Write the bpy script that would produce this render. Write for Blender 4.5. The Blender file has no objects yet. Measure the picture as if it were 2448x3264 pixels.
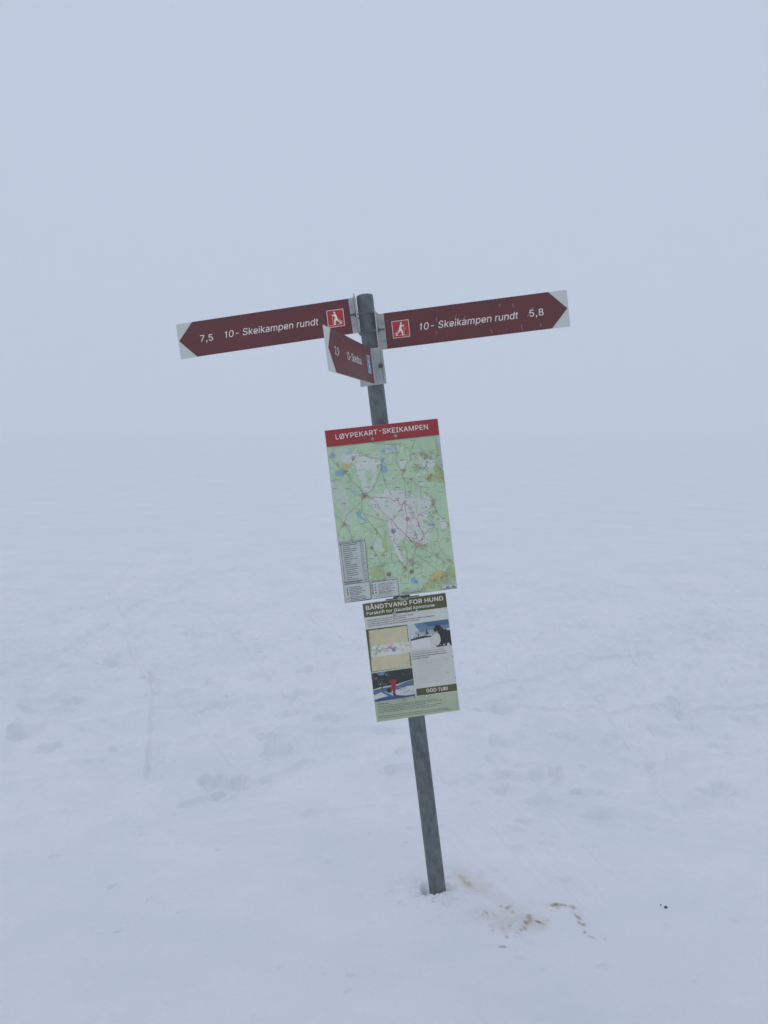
import bpy, bmesh, math, random
import numpy as np
from mathutils import Matrix, Vector
R_ = math.radians
sc = bpy.context.scene
C = sc.collection

# ------------------------------------------------------------------ camera
CAM_H = 1.355
F_PX, CX, CY = 2822.0, 1224.0, 1632.0          # focal length and centre in photo pixels
cam = bpy.data.cameras.new('camera'); camo = bpy.data.objects.new('camera', cam); C.objects.link(camo)
camo.location = (0, 0, CAM_H); camo.rotation_euler = (R_(90), 0, 0)
cam.sensor_fit = 'VERTICAL'; cam.sensor_height = 36; cam.lens = 36*F_PX/3264
cam.clip_start = .05; cam.clip_end = 2000
sc.camera = camo

# ------------------------------------------------------------------ overcast sky
SUN_EL, SUN_ROT = 62, 300
w = bpy.data.worlds.new('World'); sc.world = w; w.use_nodes = True
nt = w.node_tree; nt.nodes.clear(); N = nt.nodes.new; L = nt.links.new
sky = N('ShaderNodeTexSky'); sky.sky_type = 'NISHITA'; sky.sun_disc = False
sky.sun_elevation = R_(SUN_EL); sky.sun_rotation = R_(SUN_ROT); sky.air_density = 1.5; sky.dust_density = 4
geo = N('ShaderNodeTexCoord'); nz = N('ShaderNodeTexNoise'); nz.inputs['Scale'].default_value = 1.3; nz.inputs['Detail'].default_value = 3
cr = N('ShaderNodeValToRGB')
OV_A, OV_B = (4.95, 5.66, 7.10, 1), (5.20, 5.88, 7.34, 1)
cr.color_ramp.elements[0].position = .3; cr.color_ramp.elements[0].color = OV_A
cr.color_ramp.elements[1].position = .7; cr.color_ramp.elements[1].color = OV_B
mx = N('ShaderNodeMix'); mx.data_type = 'RGBA'; mx.inputs[0].default_value = .985
bg = N('ShaderNodeBackground'); bg.inputs['Strength'].default_value = .1
out = N('ShaderNodeOutputWorld')
L(geo.outputs['Generated'], nz.inputs['Vector']); L(nz.outputs['Fac'], cr.inputs[0])
sx = N('ShaderNodeSeparateXYZ'); zr = N('ShaderNodeValToRGB')                     # an overcast sky is a little darker towards the horizon
zr.color_ramp.elements[0].position = 0; zr.color_ramp.elements[0].color = (.92, .96, .95, 1); zr.color_ramp.elements[1].position = .7; zr.color_ramp.elements[1].color = (1.0, 1.0, 1.0, 1)
mu = N('ShaderNodeMix'); mu.data_type = 'RGBA'; mu.blend_type = 'MULTIPLY'; mu.inputs[0].default_value = 1
L(geo.outputs['Generated'], sx.inputs[0]); L(sx.outputs['Z'], zr.inputs[0]); L(cr.outputs[0], mu.inputs[6]); L(zr.outputs[0], mu.inputs[7])
L(sky.outputs[0], mx.inputs[6]); L(mu.outputs[2], mx.inputs[7]); L(mx.outputs[2], bg.inputs[0]); L(bg.outputs[0], out.inputs[0])
sun = bpy.data.lights.new('sun', 'SUN'); sun.energy = .5; sun.angle = R_(50); sun.color = (1, .96, .9)
suno = bpy.data.objects.new('sun', sun); C.objects.link(suno)
suno.rotation_euler = (R_(90-SUN_EL), 0, R_(180-SUN_ROT)); suno.location = (0, 0, 20)
sc.view_settings.view_transform = 'Standard'; sc.view_settings.look = 'None'
sc.view_settings.exposure = 0.08; sc.view_settings.gamma = 1
sc.cycles.max_bounces = 8; sc.cycles.volume_bounces = 4; sc.cycles.diffuse_bounces = 4

# ------------------------------------------------------------------ materials
def srgb(r, g, b):
    f = lambda c: (c/255/12.92) if c/255 <= .04045 else ((c/255+.055)/1.055)**2.4
    return (f(r), f(g), f(b), 1)
MATS = {}
def mat(name, col, rough=.6, metal=0., vary=.0, scale=20., bump=0., bscale=60., spec=.5, col2=None, stretch=None):
    if name in MATS: return MATS[name]
    m = bpy.data.materials.new(name); m.use_nodes = True; t = m.node_tree
    b = t.nodes['Principled BSDF']
    b.inputs['Roughness'].default_value = rough; b.inputs['Metallic'].default_value = metal
    b.inputs['Specular IOR Level'].default_value = spec
    col = tuple(col[:3])+(1,)
    tc = t.nodes.new('ShaderNodeTexCoord'); src = tc.outputs['Object']
    if stretch:
        mp = t.nodes.new('ShaderNodeMapping'); mp.inputs['Scale'].default_value = stretch
        t.links.new(src, mp.inputs['Vector']); src = mp.outputs[0]
    n = t.nodes.new('ShaderNodeTexNoise'); n.inputs['Scale'].default_value = scale; n.inputs['Detail'].default_value = 6
    n.inputs['Roughness'].default_value = .65
    r = t.nodes.new('ShaderNodeValToRGB'); r.color_ramp.elements[0].position = .3; r.color_ramp.elements[1].position = .72
    if col2 is None: c2 = tuple(min(1, c*(1+vary)) for c in col[:3])+(1,); c1 = tuple(c*(1-vary) for c in col[:3])+(1,)
    else: c1, c2 = col, tuple(col2[:3])+(1,)
    r.color_ramp.elements[0].color = c1; r.color_ramp.elements[1].color = c2
    t.links.new(src, n.inputs['Vector']); t.links.new(n.outputs['Fac'], r.inputs[0]); t.links.new(r.outputs[0], b.inputs['Base Color'])
    if bump:
        n2 = t.nodes.new('ShaderNodeTexNoise'); n2.inputs['Scale'].default_value = bscale; n2.inputs['Detail'].default_value = 4
        bp = t.nodes.new('ShaderNodeBump'); bp.inputs['Strength'].default_value = bump; bp.inputs['Distance'].default_value = .002
        t.links.new(src, n2.inputs['Vector']); t.links.new(n2.outputs['Fac'], bp.inputs['Height']); t.links.new(bp.outputs[0], b.inputs['Normal'])
    MATS[name] = m; return m
# observed print colour -> paint colour (the snow reads 172,186,208 in the photo)
WHITE = srgb(176, 189, 210)
KP = .86
def paint(r, g, b, k=KP, veil=.07):
    c = srgb(r, g, b); fog = srgb(180, 194, 214)
    return tuple(max(.004, min(.95, k*(c[i]-veil*fog[i])/((1-veil)*WHITE[i]))) for i in range(3))
def pmat(name, r, g, b, vary=.05, scale=14, rough=.6, **k):
    return mat(name, paint(r, g, b), rough=rough, vary=vary, scale=scale, spec=.15, **k)
STEEL = mat('galvanised_steel', paint(54, 66, 77), rough=.62, col2=paint(88, 100, 110), metal=.0, scale=38, bump=.25, bscale=120, stretch=(1, 1, .6))
ALU = mat('aluminium_profile', paint(140, 150, 163), rough=.5, vary=.09, scale=22, bump=.1, bscale=90, stretch=(1, 1, .35), spec=.15)
ALU2 = mat('aluminium_worn', paint(118, 128, 142), rough=.5, vary=.12, scale=25)
ZINC = mat('zinc_bolt', paint(120, 138, 160), rough=.45, vary=.1, scale=60)
RUSTY = mat('dull_steel', paint(72, 82, 90), rough=.6, vary=.15, scale=60)
DARKS = mat('dark_steel', paint(45, 50, 62), rough=.6, vary=.15, scale=60)
PLATE = pmat('sign_plate_grey', 160, 172, 184, vary=.03)
MAROON = mat('maroon_film', paint(80, 38, 50), rough=.55, col2=paint(89, 44, 55), scale=7, spec=.15)
EDGE = pmat('dark_film_edge', 48, 44, 70)
LETTER = pmat('letter_white', 184, 190, 202)
SKIRED = pmat('pictogram_red', 142, 38, 58)
SKIBLUE = pmat('pictogram_blue', 62, 112, 158)
SCR = pmat('scratch', 140, 130, 140)
GRIME = pmat('film_grime', 66, 54, 60)

# ------------------------------------------------------------------ mesh helpers
def link(name, me, mats, parent=None, matrix=None):
    o = bpy.data.objects.new(name, me); C.objects.link(o)
    for m in (mats if isinstance(mats, (list, tuple)) else [mats]): me.materials.append(m)
    if parent is not None: o.parent = parent
    if matrix is not None: o.matrix_local = matrix
    return o
def from_bm(name, bm, mats, parent=None, matrix=None, smooth=False):
    me = bpy.data.meshes.new(name); bm.normal_update(); bm.to_mesh(me); bm.free()
    if smooth: me.polygons.foreach_set('use_smooth', [True]*len(me.polygons))
    return link(name, me, mats, parent, matrix)
def add_box(bm, x0, x1, y0, y1, z0, z1, bev=0., mi=0):
    r = bmesh.ops.create_cube(bm, size=1)
    for v in r['verts']:
        v.co = Vector(((x0+x1)/2+v.co.x*(x1-x0), (y0+y1)/2+v.co.y*(y1-y0), (z0+z1)/2+v.co.z*(z1-z0)))
    fs = {f for v in r['verts'] for f in v.link_faces}
    for f in fs: f.material_index = mi
    if bev:
        es = list({e for v in r['verts'] for e in v.link_edges})
        bmesh.ops.bevel(bm, geom=es, offset=bev, segments=2, affect='EDGES')
def add_cyl(bm, p0, p1, r0, r1=None, n=24, mi=0, cap=True):
    p0, p1 = Vector(p0), Vector(p1); d = p1-p0
    q = d.to_track_quat('Z', 'Y').to_matrix().to_4x4()
    r = bmesh.ops.create_cone(bm, cap_ends=cap, segments=n, radius1=r0, radius2=r0 if r1 is None else r1, depth=d.length,
                              matrix=Matrix.Translation((p0+p1)/2) @ q)
    for f in {f for v in r['verts'] for f in v.link_faces}: f.material_index = mi
def add_tube(bm, pts, rad, n=12):
    pts = [Vector(p) for p in pts]; rings = []
    for i, p in enumerate(pts):
        t = (pts[min(i+1, len(pts)-1)]-pts[max(i-1, 0)]).normalized()
        a = t.cross(Vector((0, 0, 1))).normalized(); b = t.cross(a)
        rings.append([bm.verts.new(p+(a*math.cos(2*math.pi*k/n)+b*math.sin(2*math.pi*k/n))*rad) for k in range(n)])
    for i in range(len(rings)-1):
        for k in range(n):
            bm.faces.new((rings[i][k], rings[i][(k+1) % n], rings[i+1][(k+1) % n], rings[i+1][k]))
    bm.faces.new(rings[0]); bm.faces.new(rings[-1][::-1])

def homog(src, dst):                                   # four source corners -> four board corners
    A = []; B = []
    for (x, y), (u, v) in zip(src, dst):
        A.append([x, y, 1, 0, 0, 0, -u*x, -u*y]); B.append(u)
        A.append([0, 0, 0, x, y, 1, -v*x, -v*y]); B.append(v)
    h = np.linalg.solve(np.array(A, float), np.array(B, float))
    def f(p):
        x, y = p; d = h[6]*x+h[7]*y+1
        return ((h[0]*x+h[1]*y+h[2])/d, (h[3]*x+h[4]*y+h[5])/d)
    return f
def Z(x0, y0, s):                                      # readings taken off an enlarged crop
    return lambda p: (x0+p[0]/s, y0+p[1]/s)

GLYPHS = {  # letter outlines, capital height = 1000: advance, then closed contours x y x y ...
' ': (369, ''),
'!': (385, '132 315 124 1000 260 1000 251 315;193 -9 129 17 103 81 129 144 193 170 256 144 282 81 256 17'),
',': (369, '74 -235 133 140 269 140 166 -235'),
'-': (891, '662 481 662 369 224 369 224 481'),
'.': (369, '187 -9 124 17 97 81 124 144 187 170 251 144 277 81 251 17'),
'/': (490, '462 1047 140 -150 28 -150 350 1047'),
'0': (891, '446 -13 342 2 255 47 186 122 135 223 112 305 99 397 94 499 99 602 113 694 136 776 187 878 256 952 343 998 446 1013 548 998 635 952 704 878 755 776 778 694 792 602 797 499 792 397 778 305 755 223 705 122 636 47 549 2;446 97 513 109 570 145 616 203 649 283 676 499 649 717 616 797 570 855 513 891 446 903 377 891 320 855 275 797 242 717 215 499 242 283 275 203 320 145 377 109'),
'1': (720, '480 1000 480 0 350 0 350 715 160 715 160 805 245 815 312 848 358 905 382 1000'),
'2': (891, '126 0 126 93 460 450 555 555 611 642 630 730 605 823 537 883 440 903 339 880 273 813 250 711 129 711 139 796 169 869 218 930 281 976 357 1004 442 1013 527 1004 601 976 663 932 710 875 739 808 749 732 729 624 660 508 525 353 300 119 300 111 765 111 765 0'),
'3': (891, '428 -13 261 19 192 59 138 113 102 180 86 259 215 259 249 171 325 116 430 98 541 119 618 183 647 285 621 386 540 459 395 487 340 487 340 588 400 588 500 605 575 660 600 745 575 830 515 880 425 900 330 880 265 820 240 730 118 730 135 820 185 905 265 975 350 1005 440 1013 560 990 650 930 710 850 725 750 705 660 655 590 590 548 677 498 729 437 762 365 772 285 761 202 728 130 676 70 607 24 523 -4'),
'4': (891, '78 207 78 311 485 1000 611 1000 213 326 213 319 812 319 812 207;554 0 554 238 554 287 554 624 674 624 674 0'),
'5': (891, '435 -13 350 -5 275 22 212 64 163 118 130 183 117 256 240 256 271 175 341 118 435 98 543 127 617 205 644 319 616 435 540 515 428 544 329 528 252 483 132 497 189 1000 720 1000 720 889 296 889 263 593 268 593 349 639 451 656 578 631 678 561 745 454 768 321 758 229 725 149 674 81 607 30 526 -3'),
'6': (891, '445 -13 357 -3 280 29 215 79 166 146 135 227 125 318 157 470 270 669 496 1000 633 1000 297 513 286 513 324 565 385 603 462 617 547 608 621 579 681 533 727 471 755 396 764 309 754 221 723 143 674 78 609 28 532 -3;445 95 548 123 618 199 644 309 618 419 548 494 445 521 342 495 271 420 246 311 271 200 342 123'),
'7': (891, '191 0 636 881 636 889 122 889 122 1000 768 1000 768 882 324 0'),
'8': (891, '445 -13 350 -4 266 22 198 65 146 121 113 189 102 266 128 384 199 474 300 520 300 525 234 554 182 605 149 672 138 748 148 820 178 884 225 938 287 979 361 1005 445 1013 528 1005 602 979 663 938 710 884 740 820 750 748 739 672 706 605 655 554 591 525 591 520 690 474 761 384 788 266 777 189 744 121 692 65 623 22 540 -4;445 97 560 118 635 180 662 272 634 371 556 438 445 462 333 438 255 371 227 272 253 180 329 118;445 569 539 590 604 650 628 738 605 826 541 884 445 904 349 884 284 826 261 738 284 650 349 590'),
'9': (891, '444 1013 532 1003 610 971 674 921 723 854 754 773 764 682 733 530 619 331 394 0 256 0 593 487 604 487 565 435 505 397 428 383 343 392 269 421 209 467 163 529 134 604 125 691 135 780 166 858 216 922 280 972 357 1003;444 905 342 877 272 801 246 691 272 581 342 506 444 479 548 505 618 580 644 689 618 800 548 877'),
':': (369, '187 -9 124 17 97 81 124 144 187 170 251 144 277 81 251 17;187 532 124 558 97 621 124 685 187 711 251 685 277 621 251 558'),
'A': (943, '32 0 396 1000 543 1000 910 0 777 0 564 595 519 732 456 940 482 940 418 729 374 595 167 0;216 279 216 391 727 391 727 279'),
'B': (897, '118 0 118 1000 474 1000 569 991 646 964 706 923 749 869 774 805 783 735 760 629 700 562 619 524 619 515 714 483 791 399 821 268 813 196 787 131 742 77 677 35 592 9 485 0;245 112 481 112 581 123 648 157 686 207 699 268 673 361 601 429 488 454 245 454;245 561 468 561 566 582 635 642 660 732 649 793 614 843 556 877 472 888 245 888'),
'D': (987, '430 0 189 0 189 112 422 112 534 124 625 159 695 216 745 293 775 389 785 502 775 614 745 709 696 785 628 842 541 876 434 888 183 888 183 1000 443 1000 536 993 619 973 693 940 785 868 852 769 883 689 901 601 907 502 901 403 883 313 852 233 809 164 755 106 689 60 613 27 527 7;245 1000 245 0 118 0 118 1000'),
'E': (823, '118 0 118 1000 732 1000 732 888 245 888 245 562 699 562 699 450 245 450 245 112 738 112 738 0'),
'F': (806, '118 0 118 1000 726 1000 726 888 245 888 245 547 681 547 681 435 245 435 245 0'),
'G': (1023, '528 -13 443 -6 365 14 294 49 231 97 179 156 136 227 104 309 85 399 79 499 85 600 104 691 136 773 179 844 231 903 293 951 362 986 438 1006 521 1013 669 990 793 922 883 818 932 685 802 685 761 773 700 839 620 882 521 896 436 884 360 850 295 793 246 715 214 617 203 499 214 382 246 285 296 207 362 150 440 116 528 104 608 113 678 140 735 183 779 242 806 314 815 398 854 391 556 391 556 503 940 503 940 393 926 278 886 179 823 97 740 37 641 -1'),
'H': (1016, '118 0 118 1000 245 1000 245 568 771 568 771 1000 898 1000 898 0 771 0 771 456 245 456 245 0'),
'I': (591, '61 0 61 112 232 112 232 888 61 888 61 1000 530 1000 530 888 359 888 359 112 530 112 530 0'),
'K': (917, '205 286 205 425 273 513 343 596 416 677 715 1000 881 1000 454 542 448 543;118 0 118 1000 245 1000 245 657 244 442 245 380 245 0;732 0 369 509 448 608 882 0'),
'L': (772, '118 0 118 1000 245 1000 245 112 710 112 710 0'),
'M': (1235, '118 0 118 1000 298 1000 545 368 565 312 588 241 612 165 632 96 604 96 625 162 649 238 672 311 693 368 936 1000 1116 1000 1116 0 991 0 991 572 992 643 993 725 995 812 997 899 1008 899 978 805 947 713 919 633 896 572 672 0 562 0 335 572 313 631 285 710 254 801 220 899 234 899 236 818 238 731 239 646 240 572 240 0'),
'N': (1029, '118 0 118 1000 268 1000 674 359 713 296 762 210 813 108 796 105 788 213 785 309 784 383 784 1000 911 1000 911 0 760 0 397 570 349 650 291 749 211 889 234 892 240 754 244 645 246 572 246 0'),
'O': (1048, '525 -13 442 -6 366 14 296 49 233 96 181 156 137 227 105 308 86 399 79 499 86 600 105 691 137 773 181 844 233 903 296 951 366 986 442 1006 525 1013 608 1006 684 986 754 951 816 903 869 844 912 773 944 691 963 600 969 499 963 399 944 308 912 227 869 156 816 96 754 49 684 14 608 -6;525 104 610 115 687 149 752 205 803 283 835 382 846 499 835 618 803 717 752 795 687 851 610 885 525 896 439 885 362 850 297 794 246 716 214 618 203 499 214 382 246 284 297 206 362 150 439 115'),
'P': (874, '118 0 118 1000 462 1000 568 990 653 958 719 909 766 845 794 769 803 683 794 598 766 522 719 457 653 407 568 376 462 365 215 365 215 477 457 477 584 503 655 577 677 683 655 789 584 862 456 889 245 889 245 0'),
'R': (883, '118 0 118 1000 464 1000 569 990 655 960 721 913 767 851 795 777 805 692 795 607 767 534 721 473 654 427 569 398 464 389 189 389 189 501 459 501 585 524 656 591 679 692 656 796 585 864 458 889 245 889 245 0;694 0 452 450 595 450 841 0'),
'S': (878, '440 -17 338 -9 251 18 179 61 126 118 90 188 75 268 205 268 243 172 327 115 440 97 562 118 648 181 679 274 653 352 582 402 481 437 361 470 251 512 169 568 119 641 102 732 113 811 147 880 201 936 270 979 353 1005 446 1013 540 1005 621 978 689 936 741 882 775 817 788 743 663 743 642 810 594 860 526 891 442 901 329 880 253 822 226 738 234 692 257 656 333 606 417 577 519 549 612 518 705 467 776 388 803 272 792 195 760 125 707 66 636 21 546 -8'),
'T': (882, '62 888 62 1000 819 1000 819 888 505 888 505 0 379 0 379 888'),
'U': (1017, '509 -16 398 -5 303 30 225 85 166 157 130 243 118 340 118 1000 244 1000 244 350 277 222 315 172 368 134 433 109 509 101 585 109 650 134 702 172 740 222 772 350 772 1000 899 1000 899 340 887 243 850 157 792 85 714 30 619 -5'),
'V': (943, '401 0 32 1000 166 1000 378 405 423 270 487 60 461 60 525 271 569 405 776 1000 910 1000 546 0'),
'W': (1349, '305 0 32 1000 162 1000 321 385 345 286 367 184 387 78 372 78 393 184 415 286 440 385 602 1000 746 1000 907 385 933 286 956 184 977 78 960 78 981 184 1003 286 1028 385 1186 1000 1316 1000 1042 0 895 0 723 635 691 769 660 934 687 934 658 776 625 635 453 0'),
'Y': (928, '400 0 400 409 32 1000 179 1000 378 677 437 574 491 453 440 453 494 576 551 677 749 1000 895 1000 527 409 527 0'),
'a': (765, '314 -17 186 10 94 88 68 144 60 212 85 316 152 380 246 414 350 432 459 446 521 462 542 501 524 583 471 633 385 650 293 634 231 591 197 538 81 572 154 680 261 738 381 756 470 746 562 708 634 630 662 494 662 0 544 0 544 102 536 102 495 48 423 2;335 89 448 115 518 183 542 271 542 373 510 358 455 346 394 337 345 330 264 312 203 274 181 206 200 142 255 103'),
'b': (834, '451 -16 339 7 271 61 232 115 220 115 220 0 103 0 103 1000 223 1000 223 628 232 628 270 680 337 733 450 756 538 744 615 709 679 652 727 575 757 481 767 371 757 261 727 166 679 89 616 32 539 -4;433 92 497 101 549 129 621 229 645 372 621 513 550 612 497 639 433 648 369 640 317 613 246 517 221 372 246 226 318 128 370 101'),
'c': (778, '407 -16 312 -4 230 32 161 90 110 167 78 261 67 368 78 478 110 572 161 649 230 707 312 744 407 756 511 741 600 700 668 633 711 544 595 515 571 568 531 611 476 639 407 648 340 639 285 610 213 508 189 368 213 231 285 130 340 101 407 91 477 101 532 130 573 174 598 230 713 201 671 110 602 42 512 -1'),
'd': (834, '384 -16 296 -4 219 32 155 89 107 166 77 261 67 371 77 481 108 575 156 652 220 709 297 744 385 756 497 733 565 680 602 628 611 628 611 1000 731 1000 731 0 615 0 615 115 603 115 564 61 496 7;402 92 465 101 517 128 589 226 613 372 589 517 518 613 465 640 402 648 337 639 284 612 213 513 189 372 213 229 285 129 338 101'),
'e': (794, '417 -16 316 -4 230 32 161 90 109 167 78 260 67 367 78 475 109 569 159 647 226 706 308 743 403 756 522 735 628 670 702 554 730 381 730 333 147 333 147 434 664 434 609 397 585 528 516 617 465 641 403 649 341 641 288 616 214 530 189 415 189 349 217 209 251 158 297 121 417 91 499 104 561 143 601 207 717 179 659 77 555 9'),
'f': (499, '448 746 448 643 13 643 13 746;158 0 158 848 188 955 266 1020 368 1042 437 1036 477 1024 447 921 422 928 383 932 336 925 303 904 279 823 279 0'),
'g': (836, '407 -296 263 -274 162 -216 99 -136 199 -80 239 -130 303 -173 407 -191 489 -180 555 -148 598 -92 612 -11 612 134 602 134 563 82 496 31 383 9 298 20 221 52 157 105 108 177 77 268 67 376 77 484 108 577 157 652 221 709 298 744 385 756 498 733 566 680 605 627 615 627 615 746 732 746 732 -17 721 -106 689 -177 637 -230 571 -267;403 116 466 124 518 148 590 238 614 379 590 519 519 614 466 640 403 648 338 639 285 612 213 516 189 379 214 241 286 149 339 124'),
'h': (806, '223 446 223 0 103 0 103 1000 223 1000 223 565 201 565 243 653 299 712 368 745 447 756 580 724 631 685 670 631 694 560 702 472 702 0 582 0 582 462 571 540 537 598 483 635 413 647 316 624 248 556'),
'i': (328, '103 0 103 746 223 746 223 0;164 870 106 894 81 950 106 1006 164 1030 224 1006 248 950 224 894'),
'j': (328, '103 746 223 746 223 -59 200 -178 127 -254 7 -281 -19 -281 -19 -170 4 -170 49 -163 80 -141 103 -57;164 870 105 894 81 950 105 1006 164 1030 223 1006 248 950 223 894'),
'k': (748, '216 268 216 416 237 416 559 746 708 746 362 392 348 392;103 0 103 1000 223 1000 223 0;578 0 291 365 376 450 732 0'),
'l': (372, '274 -5 198 6 145 40 114 93 103 166 103 1000 223 1000 223 194 236 122 287 102 315 103 334 107 355 5 318 -2'),
'm': (1199, '103 0 103 746 220 746 221 581 211 581 260 680 338 739 431 759 506 747 565 709 607 652 631 579 614 579 663 674 748 737 858 759 977 731 1025 695 1063 646 1087 581 1095 501 1095 0 974 0 974 499 963 568 929 615 880 641 823 650 736 629 679 570 659 486 659 0 539 0 539 511 529 567 497 611 450 640 392 650 310 629 247 568 223 468 223 0'),
'n': (805, '223 446 223 0 103 0 103 746 219 746 220 565 201 565 243 653 299 712 368 745 447 756 580 724 631 685 669 631 694 560 702 472 702 0 582 0 582 462 571 540 537 598 483 635 413 647 316 624 248 556'),
'o': (816, '407 -16 312 -4 230 32 161 90 110 167 78 261 67 368 78 478 110 572 161 649 230 707 312 744 407 756 504 744 587 707 655 649 706 572 738 478 749 368 738 261 706 167 655 90 587 32 504 -4;407 91 476 101 531 130 604 231 628 368 604 507 531 610 476 639 407 648 340 639 285 610 213 508 189 368 213 231 285 130 340 101'),
'p': (834, '103 -281 103 746 220 746 220 628 232 628 270 680 337 733 450 756 538 744 615 709 679 652 727 575 757 481 767 371 757 261 727 166 679 89 616 32 539 -4 451 -16 339 7 271 61 232 115 223 115 223 -281;433 92 497 101 549 129 621 229 645 372 621 513 550 612 497 639 433 648 369 640 317 613 246 517 221 372 246 226 318 128 370 101'),
'r': (509, '103 0 103 746 219 746 219 631 227 631 255 682 300 722 355 748 419 756 451 756 479 754 479 634 452 638 407 640 313 618 247 557 223 466 223 0'),
's': (717, '358 -16 220 7 121 74 70 185 185 209 207 156 244 118 356 89 426 98 481 122 515 159 527 202 499 267 417 305 293 334 205 365 142 409 104 467 92 538 101 599 128 652 226 728 368 756 499 732 588 667 637 570 527 545 477 620 431 645 368 654 307 646 257 623 224 588 213 545 244 478 338 438 451 411 540 381 602 337 639 280 651 209 642 147 614 93 570 47 511 13'),
't': (447, '401 746 401 643 13 643 13 746;128 926 248 926 248 192 267 120 335 98 364 100 397 105 419 3 377 -5 331 -8 245 4 181 42 141 102 128 183'),
'u': (806, '358 -10 226 21 175 60 136 115 111 186 103 273 103 746 223 746 223 283 235 206 269 147 323 111 393 99 490 122 557 190 582 300 582 746 702 746 702 0 586 0 586 181 604 181 562 92 505 33 437 1'),
'v': (765, '319 0 34 746 166 746 325 305 367 171 404 41 362 41 399 171 440 305 599 746 730 746 445 0'),
'w': (1115, '270 0 44 746 171 746 262 420 302 268 344 81 324 81 365 265 405 420 495 746 622 746 711 420 750 267 791 81 769 81 812 266 852 420 944 746 1070 746 844 0 724 0 627 338 599 442 571 551 544 664 571 664 544 551 516 442 487 338 391 0'),
'y': (765, '93 -272 121 -168 140 -172 204 -175 256 -145 296 -70 319 -3 34 746 166 746 325 305 367 170 404 41 361 41 398 171 440 305 600 746 730 746 401 -114 347 -210 274 -267 180 -285 127 -281'),
'Å': (943, '32 0 396 1000 543 1000 910 0 777 0 564 595 519 732 456 940 482 940 418 729 374 595 167 0;216 279 216 391 727 391 727 279;471 1037 383 1060 320 1120 296 1204 320 1289 383 1348 471 1370 559 1348 622 1289 646 1204 622 1120 559 1060;471 1121 530 1146 554 1204 530 1263 471 1287 413 1263 389 1204 413 1146'),
'Ø': (1048, '525 -13 442 -6 366 14 296 49 233 96 181 156 137 227 105 308 86 399 79 499 86 600 105 691 137 773 181 844 233 903 296 951 366 986 442 1006 525 1013 608 1006 684 986 754 951 816 903 869 844 912 773 944 691 963 600 969 499 963 399 944 308 912 227 869 156 816 96 754 49 684 14 608 -6;525 104 610 115 687 149 752 205 803 283 835 382 846 499 835 618 803 717 752 795 687 851 610 885 525 896 439 885 362 850 297 794 246 716 214 618 203 499 214 382 246 284 297 206 362 150 439 115;212 -32 125 30 837 1032 924 970'),
'å': (765, '314 -17 186 10 94 88 68 144 60 212 85 316 152 380 246 414 350 432 459 446 521 462 542 501 524 583 471 633 385 650 293 634 231 591 197 538 81 572 154 680 261 738 381 756 470 746 562 708 634 630 662 494 662 0 544 0 544 102 536 102 495 48 423 2;335 89 448 115 518 183 542 271 542 373 510 358 455 346 394 337 345 330 264 312 203 274 181 206 200 142 255 103;372 795 284 817 220 878 197 962 220 1046 284 1107 372 1130 460 1107 523 1046 547 962 523 878 460 817;372 879 431 904 456 962 431 1021 372 1046 313 1021 289 962 313 904'),
'æ': (1254, '317 -17 186 10 94 89 68 145 60 212 88 318 162 386 265 423 379 434 1119 434 1064 393 1050 524 980 615 927 641 865 649 802 641 749 616 674 530 648 415 648 349 676 209 756 121 875 91 957 104 1020 143 1060 207 1177 181 1119 78 1015 9 875 -16 730 11 623 88 567 201 585 572 650 669 743 733 865 756 984 735 1088 670 1162 554 1189 381 1189 333 381 333 281 319 208 278 181 207 191 156 224 119 335 90 448 116 517 183 540 271 540 505 523 583 471 633 385 650 293 634 231 591 197 538 81 572 154 680 261 738 381 756 481 742 575 691 612 644 636 581 613 138 601 138 562 78 496 29 412 -5'),
'ø': (816, '407 -16 312 -4 230 32 161 90 110 167 78 261 67 368 78 478 110 572 161 649 230 707 312 744 407 756 504 744 587 707 655 649 706 572 738 478 749 368 738 261 706 167 655 90 587 32 504 -4;407 91 476 101 531 130 604 231 628 368 604 507 531 610 476 639 407 648 340 639 285 610 213 508 189 368 213 231 285 130 340 101;125 -30 53 30 691 776 762 715'),
}
def inside(p, ring):
    c = False
    for i in range(len(ring)):
        (x1, y1), (x2, y2) = ring[i-1], ring[i]
        if (y1 > p[1]) != (y2 > p[1]) and p[0] < (x2-x1)*(p[1]-y1)/(y2-y1)+x1: c = not c
    return c
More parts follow.
